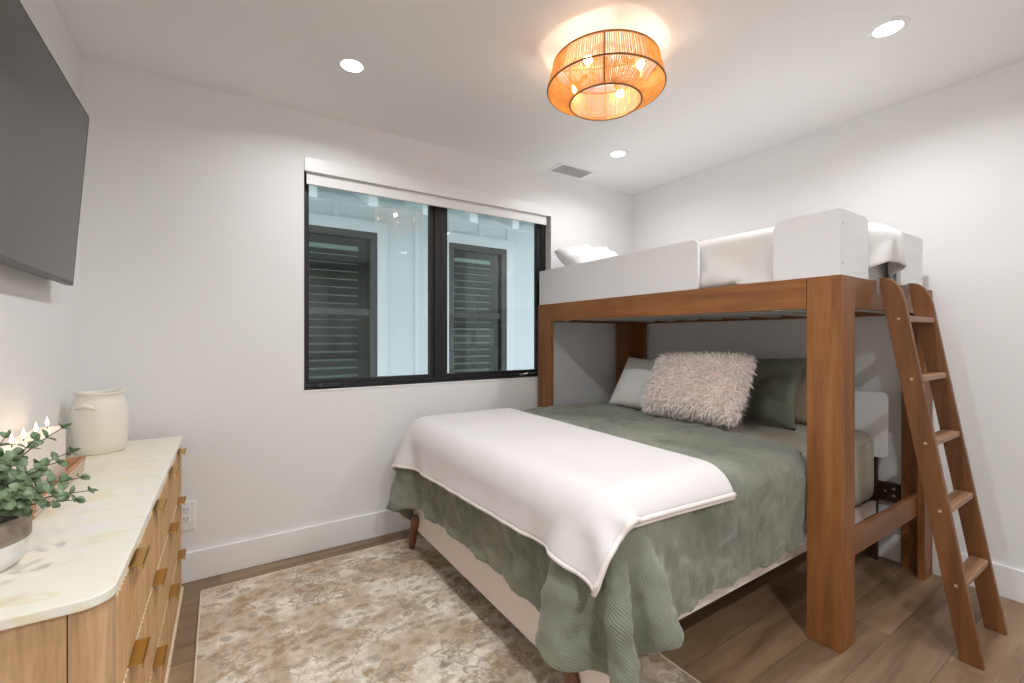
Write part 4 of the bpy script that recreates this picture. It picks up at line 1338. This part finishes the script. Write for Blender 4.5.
# upper mattress + duvet + pillow
UMT = 1.80
um = obj('bunk_mattress', rounded_box_mesh(KX0 + .085, 3.205, KY0 + .085, KY1 - .04, KB + .045, UMT, .04), M['white_cloth'], None, (2.72, 1.9, KB + .045), smooth=.9)
tag(um, 'white mattress on the upper bunk behind the guard panels', 'mattress')
n3, m3 = 60, 100
dx0, dx1, dy0, dy1 = KX0 + .07, 3.20, KY0 + .07, 2.55
rest3 = quad_grid((dx1 - .02, dy0 - .20), (dx0 - .24, dy0 - .20), (dx0 - .24, dy1), (dx1 - .02, dy1), n3, m3)
P3 = np.zeros((n3 * m3, 3)); P3[:, :2] = rest3
c3 = np.array([2.72, 1.75]); P3[:, :2] = c3 + (rest3 - c3) * np.array([.86, .93])
P3[:, 0] = rest3[:, 0]; P3[:, 1] = rest3[:, 1]
ex = np.maximum(0, dx0 - .012 - rest3[:, 0]); ey = np.maximum(0, dy0 - .012 - rest3[:, 1])
P3[:, 0] += ex; P3[:, 1] += ey
P3[:, 2] = UMT + .075 + .05 * sm_noise(n3, m3, .16, 5.5) - np.maximum(ex, ey)
P3[:, 0] += .012 * sm_noise(n3, m3, .3, 1.5); P3[:, 1] += .012 * sm_noise(n3, m3, .3, 8.5)
def col3(X, Xp, s):
    hit = sdf_box(X, (dx0 + .016, dy0 + .016, 1.2), (3.2, 2.95, UMT), .05, .014)
    # soft body of the folded duvet inside the sheet near the foot
    hit |= sdf_box(X, (dx0 + .02, dy0 + .02, 1.5), (3.15, 1.62, UMT + .072), .05, .018)
    hit |= sdf_box(X, (2.555, KY0 - .012, 1.70), (2.855, 1.15, 1.868), .045, .014)
    xl = np.where((X[:, 1] > 1.125) & (X[:, 1] < 1.495), KX0 + .012, gx + gt + .016)
    b_ = X[:, 0] < xl; X[b_, 0] = xl[b_]
    yl = np.where((X[:, 0] > 2.53) & (X[:, 0] < 2.87), KY0 - .035, KY0 + .008 + gt + .012)
    b2 = X[:, 1] < yl; X[b2, 1] = yl[b2]
    fl = X[:, 2] < KT + .006
    X[fl, 2] = KT + .006
    b3 = X[:, 0] > 3.195; X[b3, 0] = 3.195
    return hit | b_ | b2 | fl
X3 = drape(P3, rest3, n3, m3, col3, 130, 8, bend=.06, slack=1.03, seed=5)
dv = cloth_obj('duvet', X3, n3, m3, M['duvet'], None, (2.7, 1.75, UMT + .02), .016, rest3, sub=1)
tag(dv, 'white waffle duvet on the upper bunk bulging through the gaps between guard panels', 'duvet')
bm = pillow_bm(.68, .44, .22, 17.0, pinch=.015, wr=.02)
bmesh.ops.transform(bm, matrix=Matrix.Translation((2.66, 2.74, UMT + .150)) @ Matrix.Rotation(math.radians(30), 4, 'X') , verts=bm.verts)
o = obj('pillow', bm, M['white_cloth'], None, (2.6, 2.8, UMT + .01), smooth=3.2)
tag(o, 'white pillow propped at the far end of the upper bunk', 'pillow')

# ------------------------------------------------------------------ ladder
lad = thing('bunk_ladder', 'five-rung walnut ladder leaning against the end of the bunk bed', 'ladder', (2.77, .51, 0))
def rail(x0, x1):
    pts = [(.472, .001), (.543, .001), (.818, 1.612), (.780, 1.620)]
    # front edge rises to a rounded head
    hd = []
    a = Vector((.800, 1.618)); b_ = Vector((.722, 1.51)); c_ = Vector((.745, 1.612))
    for k in range(9):
        s = k / 8
        q = a * (1 - s) ** 2 + c_ * 2 * s * (1 - s) + b_ * s * s
        hd.append((q.x, q.y))
    pts = [(.472, .001), (.543, .001), (.819, 1.618)] + hd
    return obj('rail', prism(pts, 'X', x0, x1), M['ladder'], lad, bevel=.0022)
rails = [rail(2.57, 2.596), rail(2.957, 2.983)]
for z in (1.425, 1.156, .880, .600, .305):
    yf = .472 + (z / 1.51) * .25; yb_ = .543 + (z / 1.618) * .276
    obj('rung', box(2.597, 2.956, yf + .006, yb_ - .008, z - .013, z + .013), M['rung'], lad, bevel=.004)
    for xs in (2.5685,):
        bm = bmesh.new(); cyl(bm, (xs, (yf + yb_) / 2 - .005, z), 'X', .0065, .003, 12); obj('rung_bolt', bm, M['bolt'], lad)
for x in (2.583, 2.970):
    bm = bmesh.new()
    B(bm, x - .0160, x - .0135, .812, .8235, 1.54, 1.612); B(bm, x - .0165, x + .012, .8195, .868, 1.6085, 1.6115)
    obj('hook', bm, M['steel'], lad)

print('objects', len(bpy.data.objects))
